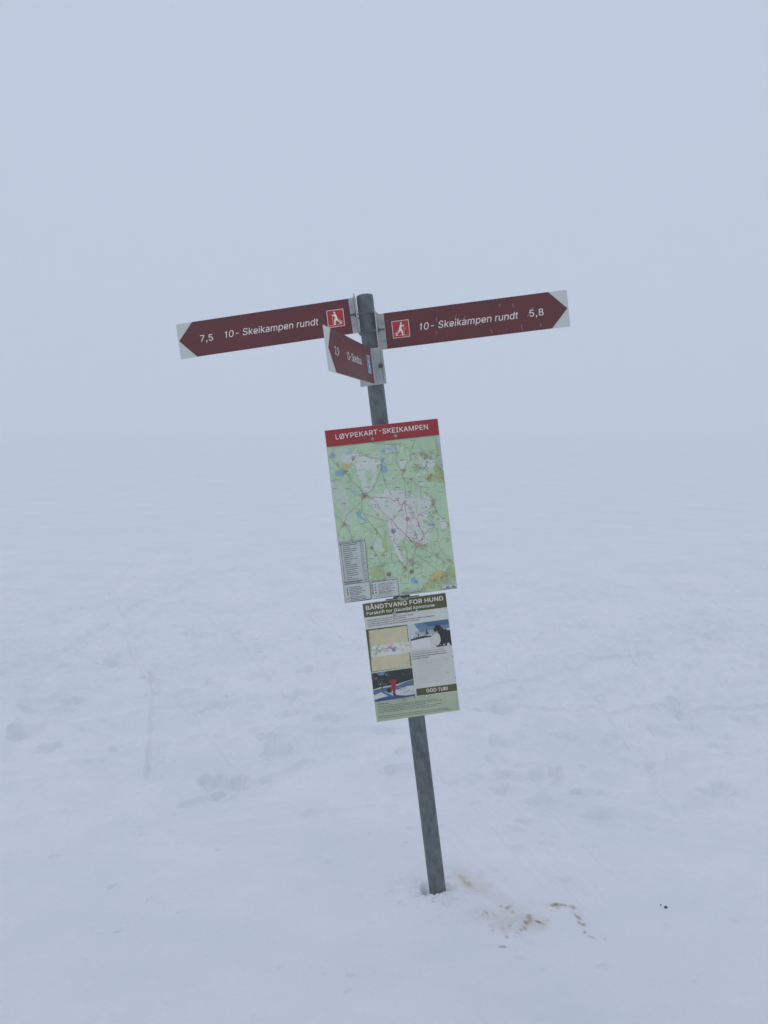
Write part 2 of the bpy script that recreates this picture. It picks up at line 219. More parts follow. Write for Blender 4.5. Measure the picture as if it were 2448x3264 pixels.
class Print:
    """flat print on a board: polygons, lines and letters in board metres, thin layers stacked towards the viewer"""
    def __init__(s): s.v = []; s.f = []; s.m = []; s.mats = []; s.step = .00025; s.base = .0006; s.lim = None
    def mi(s, m):
        if m not in s.mats: s.mats.append(m)
        return s.mats.index(m)
    def raw(s, vs, fs, m, lay):
        b = len(s.v); y = -(s.base+lay*s.step)
        if s.lim: vs = [(min(max(u, .0008), s.lim[0]-.0008), min(max(v, .0008), s.lim[1]-.0008)) for u, v in vs]
        s.v += [(u, y, v) for u, v in vs]; k = s.mi(m)
        for f in fs: s.f.append([b+i for i in f]); s.m.append(k)
    def poly(s, pts, m, lay):
        bm = bmesh.new(); vs = [bm.verts.new((u, 0, v)) for u, v in pts]
        es = [bm.edges.new((vs[i], vs[(i+1) % len(vs)])) for i in range(len(vs))]
        r = bmesh.ops.triangle_fill(bm, use_beauty=True, use_dissolve=False, edges=es)
        bm.verts.index_update()
        s.raw([(v.co.x, v.co.z) for v in bm.verts], [[v.index for v in f.verts] for f in bm.faces], m, lay); bm.free()
    def line(s, pts, wd, m, lay, taper=False):
        P = [np.array(p, float) for p in pts]; n = len(P); vs = []
        for i in range(n):
            t = P[min(i+1, n-1)]-P[max(i-1, 0)]; t = t/(np.linalg.norm(t)+1e-9); q = np.array([-t[1], t[0]])
            ww = wd/2*(1 if not taper else (.25+.75*math.sin(math.pi*(i+.5)/n)))
            vs += [tuple(P[i]+q*ww), tuple(P[i]-q*ww)]
        s.raw(vs, [[2*i, 2*i+1, 2*i+3, 2*i+2] for i in range(n-1)], m, lay)
    def disc(s, c, r, m, lay, r_in=0, n=20, sq=1.):
        o = [(c[0]+r*math.cos(2*math.pi*k/n), c[1]+r*sq*math.sin(2*math.pi*k/n)) for k in range(n)]
        if r_in == 0: s.raw(o, [list(range(n))], m, lay)
        else:
            i = [(c[0]+r_in*math.cos(2*math.pi*k/n), c[1]+r_in*math.sin(2*math.pi*k/n)) for k in range(n)]
            s.raw(o+i, [[k, (k+1) % n, n+(k+1) % n, n+k] for k in range(n)], m, lay)
    def text(s, body, a, b, cap, m, lay, bold=0., shear=0., fit=True, upper=True):
        """letters from a (left end of the baseline) to b (right end), capitals 'cap' high"""
        pen = 0; rims = []; tris = []
        for ch in body:
            adv, cs = GLYPHS.get(ch, GLYPHS['n']); rings = []
            for c_ in filter(None, cs.split(';')):
                n_ = [int(t_)/1000 for t_ in c_.split()]
                rings.append([(n_[2*i_]+pen+shear*n_[2*i_+1], n_[2*i_+1]) for i_ in range(len(n_)//2)])
            rims += rings
            ar = [sum(r_[i_-1][0]*r_[i_][1]-r_[i_][0]*r_[i_-1][1] for i_ in range(len(r_))) for r_ in rings]
            if rings:
                sg = ar[max(range(len(ar)), key=lambda i_: abs(ar[i_]))]
                outer = [r_ for r_, q_ in zip(rings, ar) if q_*sg > 0]; holes = [r_ for r_, q_ in zip(rings, ar) if q_*sg <= 0]
                for io, r_ in enumerate(outer):
                    hs = [h_ for h_ in holes if inside(h_[0], r_)]
                    bm = bmesh.new(); es = []
                    for l_ in [r_]+hs:
                        vs = [bm.verts.new((p_[0], p_[1], 0)) for p_ in l_]
                        es += [bm.edges.new((vs[i_-1], vs[i_])) for i_ in range(len(vs))]
                    bmesh.ops.triangle_fill(bm, use_beauty=False, use_dissolve=False, edges=es); bm.verts.index_update()
                    tris.append(([(v_.co.x, v_.co.y) for v_ in bm.verts], [[v_.index for v_ in f_.verts] for f_ in bm.faces], io*.12)); bm.free()
            pen += adv/1000+bold*.8
        co = np.array([p_ for r_ in rims for p_ in r_])
        if not len(co): return
        x0, x1 = co[:, 0].min(), co[:, 0].max(); a = np.array(a, float); b = np.array(b, float)
        ln = np.linalg.norm(b-a); d = (b-a)/ln; q = np.array([-d[1], d[0]])
        sy = cap; sx = ln/(x1-x0) if fit else sy
        for flat, fs, dz in tris: s.raw([tuple(a+d*((x-x0)*sx)+q*(y*sy)) for x, y in flat], fs, m, lay+dz)
        if bold:
            for c_ in rims:
                q_ = [a+d*((x-x0)*sx)+q*(y*sy) for x, y in c_]
                s.line([tuple(t_) for t_ in q_+q_[:2]], bold*2*min(sx, sy), m, lay+.45)
    def build(s, name, parent):
        me = bpy.data.meshes.new(name); me.from_pydata(s.v, [], s.f); me.validate(); me.update()
        o = bpy.data.objects.new(name, me); C.objects.link(o)
        for m in s.mats: me.materials.append(m)
        if len(me.polygons) == len(s.m): me.polygons.foreach_set('material_index', s.m)
        me.update(); o.parent = parent
        # all prints face the viewer side
        return o
HBM = 2.149
def frame(P, M):
    m = Matrix.Identity(4)
    for i in range(3):
        for j in range(3): m[i][j] = M[i][j]
        m[i][3] = P[i]
    return m

# ------------------------------------------------------------------ signpost
POLE_A = R_(7.015)
post = bpy.data.objects.new('signpost', None); C.objects.link(post)
post.location = (.19235, 3.18, 0); post.rotation_euler = (0, -POLE_A, 0); post.empty_display_size = .2
post['label'] = 'leaning grey steel signpost with three maroon arms, a trail map and a dog leash notice'
post['category'] = 'signpost'
bm = bmesh.new()
N_ = 64; rings = []
for r, z in ((.030, -.35), (.030, HBM-.006), (.0288, HBM-.0015), (.0265, HBM), (.0255, HBM-.002), (.0255, HBM-.05)):
    rings.append([bm.verts.new((r*math.cos(2*math.pi*k/N_), r*math.sin(2*math.pi*k/N_), z)) for k in range(N_)])
for i in range(len(rings)-1):
    for k in range(N_): bm.faces.new((rings[i][k], rings[i][(k+1) % N_], rings[i+1][(k+1) % N_], rings[i+1][k]))
bm.faces.new(rings[-1])
pole = from_bm('pole', bm, STEEL, post, smooth=True)
pole['label'] = 'round grey galvanised pole'

SKIER = [(290,550),(300,547),(325,545),(338,562),(350,580),(364,608),(375,635),(385,665),(395,680),(410,695),(440,708),(465,720),(460,738),(450,757),(430,752),(436,732),(400,715),(360,680),(348,690),(335,740),(346,768),(330,778),(300,788),(298,778),(312,765),(308,740),(303,690),(320,640),(318,612),(295,600),(262,592),(248,582),(250,568),(275,574),(300,574)]
def pictogram(pr, to, m, mirror=False):
    """to: unit square (x right, y up) -> board"""
    h = homog([(135,487),(490,432),(540,800),(185,845)], [(0,1),(1,1),(1,0),(0,0)])
    g = (lambda p: to((1-h(p)[0], h(p)[1]))) if mirror else (lambda p: to(h(p)))
    sq = [to(p) for p in ((0,0),(1,0),(1,1),(0,1))]
    pr.poly(sq, LETTER, 2)
    e = .032; pr.poly([to(p) for p in ((e,e),(1-e,e),(1-e,1-e),(e,1-e))], m, 3)
    pr.poly([g(p) for p in SKIER], LETTER, 4)
    c = g((303,523)); r = np.linalg.norm(np.array(g((303,503)))-np.array(c)); pr.disc(c, r, LETTER, 4, n=16)
    wd = r*.28
    pr.line([g((262,590)), g((292,778))], wd, LETTER, 5); pr.line([g((380,655)), g((503,713))], wd, LETTER, 5)
    pr.line([g((195,803)), g((525,748))], wd*.9, LETTER, 5); pr.line([g((285,790)), g((345,772))], wd*1.4, LETTER, 6)
    pr.line([g((425,758)), g((470,742))], wd*1.3, LETTER, 6)

def finger(label, P, M, W, Hh, s, ua, na, quad, inner):
    """s=+1: the pole stands at the right end of the arm, -1 at the left; quad: photo corners TL TR BR BL of the maroon run"""
    pl_end = .040
    u0, u1 = (0, ua-pl_end) if s > 0 else (ua+pl_end, W)
    bm = bmesh.new(); add_box(bm, u0, u1, 0, .0035, 0, Hh, bev=.0008)
    arm = from_bm('direction_arm', bm, PLATE, post, frame(P, M)); arm['label'] = label
    to = homog(quad, [(0,Hh),(W,Hh),(W,0),(0,0)])
    pr = Print()
    return arm, pr, to
def clamp(arm, Hh, ua, na, s, z0=0., top=.0, flange_w=.096, web_out=.056, fx=.031, view_web=True, nuts=(1,)):
    """extruded profile: flange against the pole, web along the arm, two web bolts, a U-bolt round the pole"""
    X = lambda x: ua-s*x
    bm = bmesh.new()
    a, b = sorted((X(fx), X(fx+.004)))
    add_box(bm, a, b, na-flange_w/2, na+flange_w/2, -.001+z0, Hh+.003+top, bev=.0007)
    a, b = sorted((X(fx+.0035), X(fx+.008)))                  # thick middle of the flange
    add_box(bm, a, b, na-.022, na+.022, .0005+z0, Hh+.001+top, bev=.0015)
    a, b = sorted((X(fx+.006), X(web_out+.0))); add_box(bm, a, b, -.0042, -.0004, .0005, Hh-.0006, bev=.0006)
    a, b = sorted((X(fx+.006), X(fx+.016))); add_box(bm, a, b, -.0075, -.0035, .001, Hh-.001, bev=.0015)
    c = from_bm('clamp', bm, ALU, arm)
    xb = fx+.6*(web_out-fx)+.003
    for v in (.24, .76):
        bm = bmesh.new(); p = (X(xb), -.004, Hh*v)
        add_cyl(bm, p, (p[0], -.0052, p[2]), .0068, n=20)
        add_cyl(bm, (p[0], -.0052, p[2]), (p[0], -.0098, p[2]), .0058, .0054, n=6)
        from_bm('bolt', bm, ZINC, arm)
    bm = bmesh.new(); zc = Hh*.5; rr = .0343; pts = []
    pts.append((X(fx+.028), na-rr, zc)); pts.append((X(.0), na-rr, zc))
    for k in range(1, 16):
        t = math.pi*k/16; pts.append((X(-rr*math.sin(t)), na-rr*math.cos(t), zc))
    pts += [(X(0), na+rr, zc), (X(fx+.028), na+rr, zc)]
    add_tube(bm, pts, .0036, 12)
    from_bm('u_bolt', bm, RUSTY, arm, smooth=True)
    for q in (-1, 1):
        bm = bmesh.new(); a = X(fx+.004); b = X(fx+.0105)
        add_cyl(bm, (a, na+q*rr, zc), (X(fx+.0055), na+q*rr, zc), .0085, n=20)
        add_cyl(bm, (X(fx+.0055), na+q*rr, zc), (b, na+q*rr, zc), .0068, n=6)
        from_bm('nut', bm, RUSTY, arm)
    return c

z1 = Z(540, 900, 2.37); z2 = Z(1140, 900, 2.37); z3 = Z(1020, 920, 6.704); z5 = Z(1000, 1010, 6.38); z7 = Z(1640, 900, 8.295)
# --- left arm
P, M = (-.6825, -.0001, 2.0021), [[.9994,.0266,-.0201],[-.0268,.9996,-.0104],[.0198,.0109,.9997]]
arm, pr, to = finger('maroon arm pointing left, with a red skier sign and the distance 7,5', P, M, .6263, .1257, 1, .6821, .0182,
                     [(560.4,1035.0),(1110.1,952.6),(1126.0,1063.9),(576.6,1145.6)], True)
A = lambda p, z: to(z(p))
e = .0012
ut, ub, tip = to((612.3,1027.5))[0], to((629.9,1137.2))[0], to((571.6,1088.6))
pr.poly([(ut, .1257-e*.3), (.634, .1257-e*.3), (.634, e*.3), (ub, e*.3), tip], MAROON, 1)
pr.line([(ut, .1252), (.634, .1252)], .0011, EDGE, 2)
pr.line([(ut+.0002, .1254), (tip[0]+.0005, tip[1]), (ub, .0006)], .0012, EDGE, 2)
pr.text('7,5', to(z1((236,451))), to(z1((332,440))), .0227, LETTER, 3, bold=.006)
pr.text('10- Skeikampen rundt', to(z1((424,421))), to(z1((1130,322))), .0240, LETTER, 3, shear=.18, bold=.003)
hq = homog([(0,1),(1,1),(1,0),(0,0)], [to(z1(p)) for p in ((1185,217),(1312,200),(1327,330),(1200,347))])
pictogram(pr, hq, SKIRED)
for a, b in (((617,322),(623,328)),((594,478),(598,488)),((430,532),(436,528))):
    pr.line([to(z1(a)), to(z1(b))], .0012, SCR, 3)
pr.build('lettering', arm); clamp(arm, .1257, .6821, .0182, 1, web_out=.0562, top=.006)
# --- right arm
P, M = (.0577, -.0003, 1.9479), [[.9921,.1244,.0186],[-.1239,.992,-.0228],[-.0213,.0204,.9996]]
arm, pr, to = finger('scratched maroon arm pointing right, with a red skier sign and the distance 5,8', P, M, .6488, .1281, -1, -.0573, -.0069,
                     [(1222.6,999.3),(1806.3,923.8),(1817.9,1040.6),(1234.4,1113.2)], True)
H2 = .1281
ut, ub, tip = to(z7((885,262)))[0], to(z7((993,1225)))[0], to(z7((1392,690)))
pr.poly([(-.008, H2-.0004), (ut, H2-.0004), tip, (ub, .0004), (-.008, .0004)], MAROON, 1)
pr.line([(-.008, H2-.0006), (ut, H2-.0006), tip, (ub, .0006)], .0011, EDGE, 2)
rnd = random.Random(4)
for k in range(26):
    u = rnd.uniform(.2, ut); pr.poly([(u, H2-.0003), (u+rnd.uniform(.002,.008), H2-.0003), (u+rnd.uniform(0,.005), H2-rnd.uniform(.0008,.0022))], EDGE, 3)
pr.text('10- Skeikampen rundt', to(z2((472,363))), to(z2((1216,275))), .0245, LETTER, 3, shear=.18, bold=.003)
pr.text('5,8', to(z2((1300,262))), to(z2((1406,249))), .0235, LETTER, 3, bold=.006)
hq = homog([(0,1),(1,1),(1,0),(0,0)], [to(z2(p)) for p in ((255,297),(384,281),(398,411),(269,427))])
pictogram(pr, hq, SKIRED, mirror=True)
for q in (((1072,165),(1075,186)),((1170,163),(1174,180),(1181,196)),((747,247),(734,276)),((806,254),(808,285)),((595,268),(598,302)),
          ((1005,350),(1012,374),(1021,389)),((1236,319),(1241,345),(1249,366)),((1382,314),(1385,337)),((588,372),(601,386)),((1295,232),(1281,266)),
          ((220,284),(230,300)),((368,340),(360,356)),((1325,192),(1310,204)),((1330,357),(1338,361)),((930,315),(926,322)),((790,292),(802,272))):
    pr.line([to(z2(p)) for p in q], .0013, SCR, 4, taper=len(q) > 2)
pr.line([to(z2((1105,118))), to(z2((1107,150)))], .002, GRIME, 2)
pr.build('lettering', arm); clamp(arm, H2, -.0573, -.0069, -1, web_out=.0576)
# --- arm towards the viewer
P, M = (-.1257, -.7636, 1.7695), [[.1745,-.9847,-.0031],[.9823,.1743,-.0691],[.0685,.0091,.9976]]
arm, pr, to = finger('foreshortened maroon arm pointing towards the viewer, with a blue skier sign and the distance 2,9', P, M, .693, .125, 1, .772, .0093,
                     [(1031.7,1035.4),(1178.4,1110.3),(1192.8,1224.5),(1050.6,1182.0)], True)
ut, ub, tip = to(z5((335,215)))[0], to(z5((462,1128)))[0], to(z5((296,625)))
pr.poly([(ut, .1247), (.695, .1247), (.695, .0003), (ub, .0003), tip], MAROON, 1)
pr.line([(ut, .1243), (.695, .1243)], .0011, EDGE, 2)
pr.text('2,9', to(z5((432,760))), to(z5((517,800))), .0232, LETTER, 3, bold=.006)
pr.text('13- Skardbua', to(z5((680,868))), to(z5((968,975))), .0240, LETTER, 3, shear=.0, bold=.010)
hq = homog([(0,1),(1,1),(1,0),(0,0)], [to(z5(p)) for p in ((1066,778),(1134,805),(1172,1164),(1110,1140))])
pictogram(pr, hq, SKIBLUE)
for q in (((540,378),(550,425)),((575,440),(600,500)),((312,545),(325,562)),((775,1070),(782,1075))): pr.line([to(z5(p)) for p in q], .0014, SCR, 3)
pr.build('lettering', arm)
clamp(arm, .125, .772, .0093, 1, web_out=.079, fx=.036, flange_w=.094)
for bx in (arm,):
    bm = bmesh.new()                                       # dark folded lips of the flange
    for n in (-.0385, .0385): add_box(bm, .772-.0409, .772-.0401, .0093+n-.0006, .0093+n+.0006, .001, .125)
    from_bm('clamp_groove', bm, RUSTY, bx)

# ------------------------------------------------------------------ trail map board
zA = Z(1020, 1320, 3.567)
P, M = (-.2015, -.0575, 1.0664), [[.994,-.1095,.0057],[.1095,.9939,-.0148],[-.0041,.0153,.9999]]
MW, MH = .4053, .6114
bm = bmesh.new(); add_box(bm, 0, MW, 0, .003, 0, MH, bev=.0006)
board = from_bm('map_board', bm, pmat('board_grey', 150, 160, 172), post, frame(P, M))
board['label'] = 'green trail map board with a red header'
to = homog([(1034.5,1373.4),(1394.7,1334.5),(1457.7,1876.4),(1099.4,1922.8)], [(0,MH),(MW,MH),(MW,0),(0,0)])
a = lambda p: to(zA(p))
GREEN = mat('map_green', paint(134,163,149), rough=.4, col2=paint(148,177,166), scale=9, spec=.15)
MWHITE = mat('map_highland', paint(154,171,175), rough=.4, col2=paint(164,178,189), scale=11, spec=.15)
LEG = pmat('legend_ground', 152, 166, 178)
MPALE = pmat('map_pale_green', 150, 171, 170)
LAKE = pmat('map_lake', 112, 144, 178); LAKE2 = pmat('map_lake_pale', 132, 158, 182)
YEL = mat('map_fields', paint(150,156,118), rough=.4, col2=paint(160,158,114), scale=30, spec=.15)
OLV = mat('map_olive', paint(130,156,130), rough=.4, col2=paint(142,160,134), scale=20, spec=.15)
ROAD = pmat('map_road', 100, 98, 98); ROAD2 = pmat('map_path', 112, 122, 112); RED = pmat('map_trail_red', 150, 66, 82)
BRN = pmat('map_buildings', 128, 104, 106); INK = pmat('print_ink', 50, 62, 68); BLUEINK = pmat('print_blue', 88, 126, 166)
HEAD = mat('header_red', paint(120,42,54), rough=.4, col2=paint(126,46,58), scale=6, spec=.15)
pr = Print(); pr.lim = (MW, MH)
pr.poly([(.0015,.0015),(MW-.0015,.0015),(MW-.0015,MH-.055),(.0015,MH-.055)], GREEN, 1)
rnd = random.Random(11)
def rough(pts, amp=7, n=4):
    o = []
    for i in range(len(pts)):
        p, q = np.array(pts[i], float), np.array(pts[(i+1) % len(pts)], float)
        for k in range(n):
            t = k/n; j = amp*min(1, np.linalg.norm(q-p)/40)
            o.append(tuple(p+(q-p)*t+np.array([rnd.uniform(-j, j), rnd.uniform(-j, j)])*(0 if k == 0 else 1)))
    return o
def area(pts, m, lay, amp=7, n=4): pr.poly([a(p) for p in rough(pts, amp, n)], m, lay)
area([(120,770),(200,770),(262,800),(290,880),(330,960),(310,1060),(250,1100),(190,1060),(150,1000),(135,860)], MPALE, 2, 14)
area([(180,400),(290,390),(400,470),(420,560),(350,600),(250,560),(180,560),(160,470)], MPALE, 2, 14)
area([(250,1090),(330,1070),(380,1130),(350,1240),(290,1280),(250,1200)], MPALE, 2, 14)
area([(600,1430),(690,1430),(720,1500),(690,1560),(620,1560)], MPALE, 2, 12)
area([(540,420),(680,430),(680,500),(560,500)], MPALE, 2, 12)
area([(740,350),(900,350),(880,420),(740,440)], MPALE, 2, 8)
area([(1190,1240),(1320,1220),(1310,1330),(1260,1380),(1200,1360)], MPALE, 2, 10)
area([(560,880),(700,900),(800,860),(840,940),(640,1120),(560,1060)], MPALE, 2, 10)
area([(790,850),(870,880),(930,870),(960,930),(1050,920),(1080,960),(1200,930),(1250,960),(1270,1020),(1230,1100),(1210,1200),(1160,1200),(1190,1290),(1240,1380),(1250,1470),(1190,1480),(1100,1460),(1020,1440),(960,1400),(910,1440),(890,1480),(930,1560),(960,1640),(940,1680),(880,1640),(850,1560),(820,1440),(790,1380),(770,1290),(780,1200),(720,1160),(640,1120),(600,1050),(570,1000),(640,920),(720,900),(740,850)], MWHITE, 3, 10)
area([(280,400),(380,420),(480,470),(560,510),(680,510),(700,560),(650,600),(640,680),(620,780),(590,860),(540,900),(480,850),(470,760),(430,720),(420,640),(400,560),(330,560),(260,540),(230,480),(290,430)], MWHITE, 3, 9)
area([(520,650),(600,640),(590,760),(555,830),(530,780),(510,720)], GREEN, 4, 9)
area([(900,540),(985,530),(975,590),(940,640),(905,600)], MWHITE, 3)
area([(1120,470),(1180,520),(1290,520),(1310,560),(1240,640),(1170,600),(1130,540)], MWHITE, 3, 9)
area([(1360,1190),(1425,1190),(1440,1290),(1380,1310)], MWHITE, 3)
area([(1130,770),(1190,780),(1180,825),(1130,810)], MWHITE, 3)
area([(770,500),(830,460),(820,530),(780,560)], MPALE, 3)
GREEN2 = mat('map_green_light', paint(148,176,164), rough=.6, vary=.04, scale=20, spec=.15); GREEN3 = mat('map_green_deep', paint(128,158,140), rough=.6, vary=.04, scale=20, spec=.15)
for k in range(330):
    x, y = rnd.uniform(90, 1540), rnd.uniform(380, 1990); r1 = rnd.uniform(6, 30); r2 = r1*rnd.uniform(.5, 1.6)
    if x < 72+.115*(y-380)+40 or x > 1340+.115*(y-200)-30: continue
    pr.poly([a((x+r1*math.cos(t_*.785)*rnd.uniform(.6,1.2), y+r2*math.sin(t_*.785)*rnd.uniform(.6,1.2))) for t_ in range(8)], rnd.choice([GREEN2, GREEN3, GREEN2, MPALE]), 1.2+k*.004)
for k in range(60):
    x, y = rnd.uniform(820, 1240), rnd.uniform(880, 1400); r1 = rnd.uniform(5, 22)
    pr.poly([a((x+r1*math.cos(t_*.785)*rnd.uniform(.6,1.2), y+r1*math.sin(t_*.785)*rnd.uniform(.6,1.2))) for t_ in range(8)], rnd.choice([MPALE, MWHITE, LEG]), 4+k*.01)
for k in range(90):
    x, y = rnd.uniform(150, 1450), rnd.uniform(400, 1400); r1 = rnd.uniform(2, 7)
    if x < 72+.115*(y-380)+30: continue
    pr.poly([a((x+r1*math.cos(t_)*rnd.uniform(.6,2), y+r1*math.sin(t_)*rnd.uniform(.5,1))) for t_ in (0,1,2,3,4,5)], rnd.choice([LAKE, LAKE2, LAKE2]), 4.9)
for q in ([(115,480),(140,440),(180,470),(170,505),(120,500)], [(175,660),(230,630),(275,650),(270,700),(200,710),(172,690)], [(690,505),(740,500),(725,540),(700,545)],
          [(700,580),(765,600),(770,660),(725,672),(700,640)], [(1230,1245),(1310,1250),(1290,1280),(1240,1275)], [(805,1310),(850,1300),(865,1340),(825,1365)],
          [(1030,1870),(1080,1850),(1100,1890),(1110,1925),(1040,1930)], [(400,1110),(450,1110),(462,1160),(530,1210),(520,1225),(430,1170)], [(700,410),(735,402),(735,440),(700,436)]):
    area(q, LAKE, 5, 4, 3)
for q in ([(720,400),(800,365),(868,385),(850,415),(760,408)], [(1288,250),(1322,255),(1385,420),(1368,432)], [(1360,490),(1387,490),(1385,630),(1362,630)],
          [(350,860),(410,880),(450,930),(420,942),(370,890)], [(290,430),(360,415),(370,450),(300,470)], [(735,990),(785,985),(780,1000),(740,1005)], [(735,1040),(780,1040),(770,1058),(730,1056)],
          [(1080,1890),(1130,1905),(1120,1935),(1085,1930)], [(190,1370),(215,1380),(215,1420),(195,1425)]):
    area(q, LAKE2, 5, 4, 3)
area([(1250,1830),(1340,1790),(1400,1780),(1425,1830),(1450,1760),(1530,1760),(1545,1900),(1380,1940),(1380,1985),(1150,1995),(1180,1930),(1240,1900)], OLV, 2, 14)
area([(1300,560),(1360,600),(1400,640),(1410,800),(1340,780),(1220,780),(1200,700),(1290,680)], OLV, 2, 12)
area([(560,1740),(730,1720),(740,1850),(600,1880),(560,1830)], OLV, 2, 16)
area([(730,1320),(770,1330),(760,1600),(700,1620)], OLV, 2, 12)
for q in ([(255,575),(345,568),(330,600),(290,632),(248,622)], [(1270,1830),(1340,1790),(1405,1780),(1425,1830),(1370,1870),(1310,1890),(1260,1880)], [(1230,1905),(1270,1895),(1255,1970),(1215,1985)],
          [(1430,1610),(1470,1650),(1522,1690),(1522,1712),(1470,1680)], [(1220,700),(1290,762),(1240,745)], [(1325,640),(1370,680),(1392,740),(1345,700)], [(378,490),(398,520),(370,532)],
          [(1040,370),(1062,365),(1050,395),(1035,395)], [(1345,370),(1362,420),(1350,440),(1335,430)], [(1345,540),(1358,540),(1358,620),(1345,615)], [(1450,1240),(1478,1250),(1478,1300),(1460,1300)], [(570,1500),(600,1515),(585,1535)],
          [(195,1350),(225,1345),(225,1385),(200,1380)], [(1255,420),(1290,430),(1270,470)]):
    area(q, YEL, 5, 5, 3)
def wig(pts, amp=5, n=5):
    o = []
    for i in range(len(pts)-1):
        p, q = np.array(pts[i], float), np.array(pts[i+1], float)
        for k in range(n): o.append(tuple(p+(q-p)*k/n+np.array([rnd.uniform(-amp, amp), rnd.uniform(-amp, amp)])*(k > 0)))
    return o+[pts[-1]]
def road(pts, m, wd=.0008, lay=7, amp=4): pr.line([a(p) for p in wig(pts, amp)], wd, m, lay)
ROADS = [[(330,390),(400,450),(470,445),(560,490),(640,510),(710,545),(760,580),(830,580)],[(710,545),(690,640),(650,750),(600,850),(540,900),(500,920)],[(100,500),(150,430),(150,380)],
[(130,520),(210,600),(280,650),(340,720),(370,780),(440,830),(500,910)],[(120,770),(180,750),(230,750),(280,680),(340,600),(400,470)],[(500,930),(470,1000),(380,1080),(300,1150),(280,1240),(200,1340)],
[(170,1140),(230,1200),(270,1250),(310,1290),(350,1370),(370,1420)],[(470,1020),(490,1130),(600,1170),(700,1205),(800,1215)],[(490,1130),(560,1230),(650,1340),(620,1440),(590,1520),(650,1610),(700,1700)],[(650,1340),(700,1410)],
[(770,320),(860,370),(870,450),(860,530),(900,610),(940,640),(930,700),(960,740),(970,870),(975,1000)],[(1080,300),(1040,400),(1020,450),(1040,520),(980,560),(950,640)],
[(1140,370),(1170,430),(1220,500),(1290,520),(1340,470),(1330,400),(1310,300)],[(1320,500),(1330,600),(1400,650),(1400,740),(1420,830)],[(960,730),(1040,740),(1080,800),(1150,830),(1240,840)],
[(1150,830),(1140,920),(1190,970),(1270,980),(1290,1040)],[(1040,740),(1030,900),(1000,950),(970,950)],[(1150,880),(1240,910),(1290,980),(1310,1060),(1340,1130),(1400,1190),(1470,1270)],
[(1300,1290),(1340,1340),(1340,1470),(1390,1570),(1440,1630)],[(1120,1520),(1230,1560),(1330,1620),(1400,1670),(1440,1770),(1540,1740)],[(1080,1560),(1100,1610),(1200,1670),(1290,1740),(1350,1790)],
[(960,1780),(920,1850),(920,1920),(1000,1930),(1010,1850),(1060,1800),(1060,1700),(1160,1730),(1160,1800),(1110,1830)],[(810,1580),(820,1680),(850,1700),(860,1670),(940,1690)],[(810,1580),(870,1600),(900,1660),(960,1740)],
[(700,620),(740,780),(790,880),(810,920)],[(750,465),(790,440),(850,450),(900,430)],[(1440,1770),(1380,1850),(1400,1930)],[(1350,1880),(1300,1900),(1290,1980)],[(750,320),(650,335),(600,330)]]
for q in ROADS: road(q, ROAD)
for q in ([(500,1640),(640,1720),(700,1800)],[(1240,560),(1330,540)],[(1060,1350),(960,1340)],[(740,1270),(560,1310),(420,1230)],[(1290,1560),(1240,1640),(1330,1700)],[(1420,1880),(1540,1830)],[(1240,700),(1400,740)],[(1180,1400),(1240,1440)],[(1340,1470),(1480,1330)],[(420,1600),(560,1560)]):
    road(q, ROAD2, .0008, 6, 7)
for q in [[(500,920),(600,950),(680,950),(790,955),(850,990),(890,980),(900,1020),(930,1040),(960,1000)],[(500,930),(600,970),(650,1010),(670,1070),(720,1130),(760,1170),(815,1200),(870,1280),(930,1330),(990,1390),(1030,1440),(1090,1480)],
[(960,1000),(920,1080),(880,1150),(815,1200)],[(960,1000),(975,1100),(990,1190),(990,1280),(980,1380)],[(960,1000),(1030,1070),(1070,1130),(1065,1180),(1012,1190)],[(1065,1180),(1100,1190),(1140,1130),(1200,1110),(1290,1040)],
[(1100,1190),(1130,1270),(1180,1380),(1150,1430),(1090,1480)],[(1000,1270),(1050,1320),(1085,1340),(1095,1400)],[(1180,1380),(1240,1310),(1300,1290)],[(815,1200),(820,1320),(850,1400),(830,1440),(890,1500),(920,1580),(950,1650)],
[(980,1390),(950,1450),(980,1560),(1000,1640),(1030,1660)],[(1090,1490),(1070,1580),(1060,1650),(1000,1690),(960,1750)],[(1270,1140),(1270,1220),(1310,1290)],[(830,1440),(890,1420)],[(700,545),(700,640)]]:
    road(q, RED, .0009, 8)
def knot(c, rx, ry, n, m, lay=9, wd=.0006):
    for k in range(n):
        for _k in range(3):
            p = [(c[0]+rnd.gauss(0, rx*.9), c[1]+rnd.gauss(0, ry*.9))]
            for _ in range(3): p.append((p[-1][0]+rnd.gauss(0, 7), p[-1][1]+rnd.gauss(0, 6)))
            pr.line([a(q) for q in p], wd*1.25, m, lay+.1*_k)
for c, rx, ry, n, m in (((500,925),28,16,10,BRN),((500,945),22,12,5,RED),((1170,460),50,22,16,BRN),((1215,500),22,20,5,INK),((1110,620),28,22,14,BRN),((1290,1000),16,30,9,BRN),((1130,1485),55,24,18,BRN),((1180,1500),34,14,7,BRN),
                        ((1040,1680),38,26,14,BRN),((1045,1680),26,20,5,BLUEINK),((960,1745),18,12,5,RED),((950,640),18,12,6,RED),((280,1260),24,14,7,BRN),((590,1525),16,12,5,BRN),((1240,725),20,18,6,ROAD),((860,350),40,14,6,BRN),
                        ((1380,660),30,60,12,ROAD),((1430,1830),60,60,16,ROAD),((1300,1900),60,40,12,ROAD),((380,500),16,16,3,ROAD),((285,660),22,14,4,INK),((1470,1660),30,30,6,ROAD),((690,1760),50,50,8,ROAD2),((1200,620),30,30,6,BRN),((660,600),14,14,3,ROAD),((1040,735),20,8,3,RED),((1320,1110),14,20,4,ROAD),((1160,1350),30,16,3,ROAD2),((830,1330),18,18,5,BLUEINK),((1050,1430),30,10,5,INK)):
    knot(c, rx, ry, n, m)
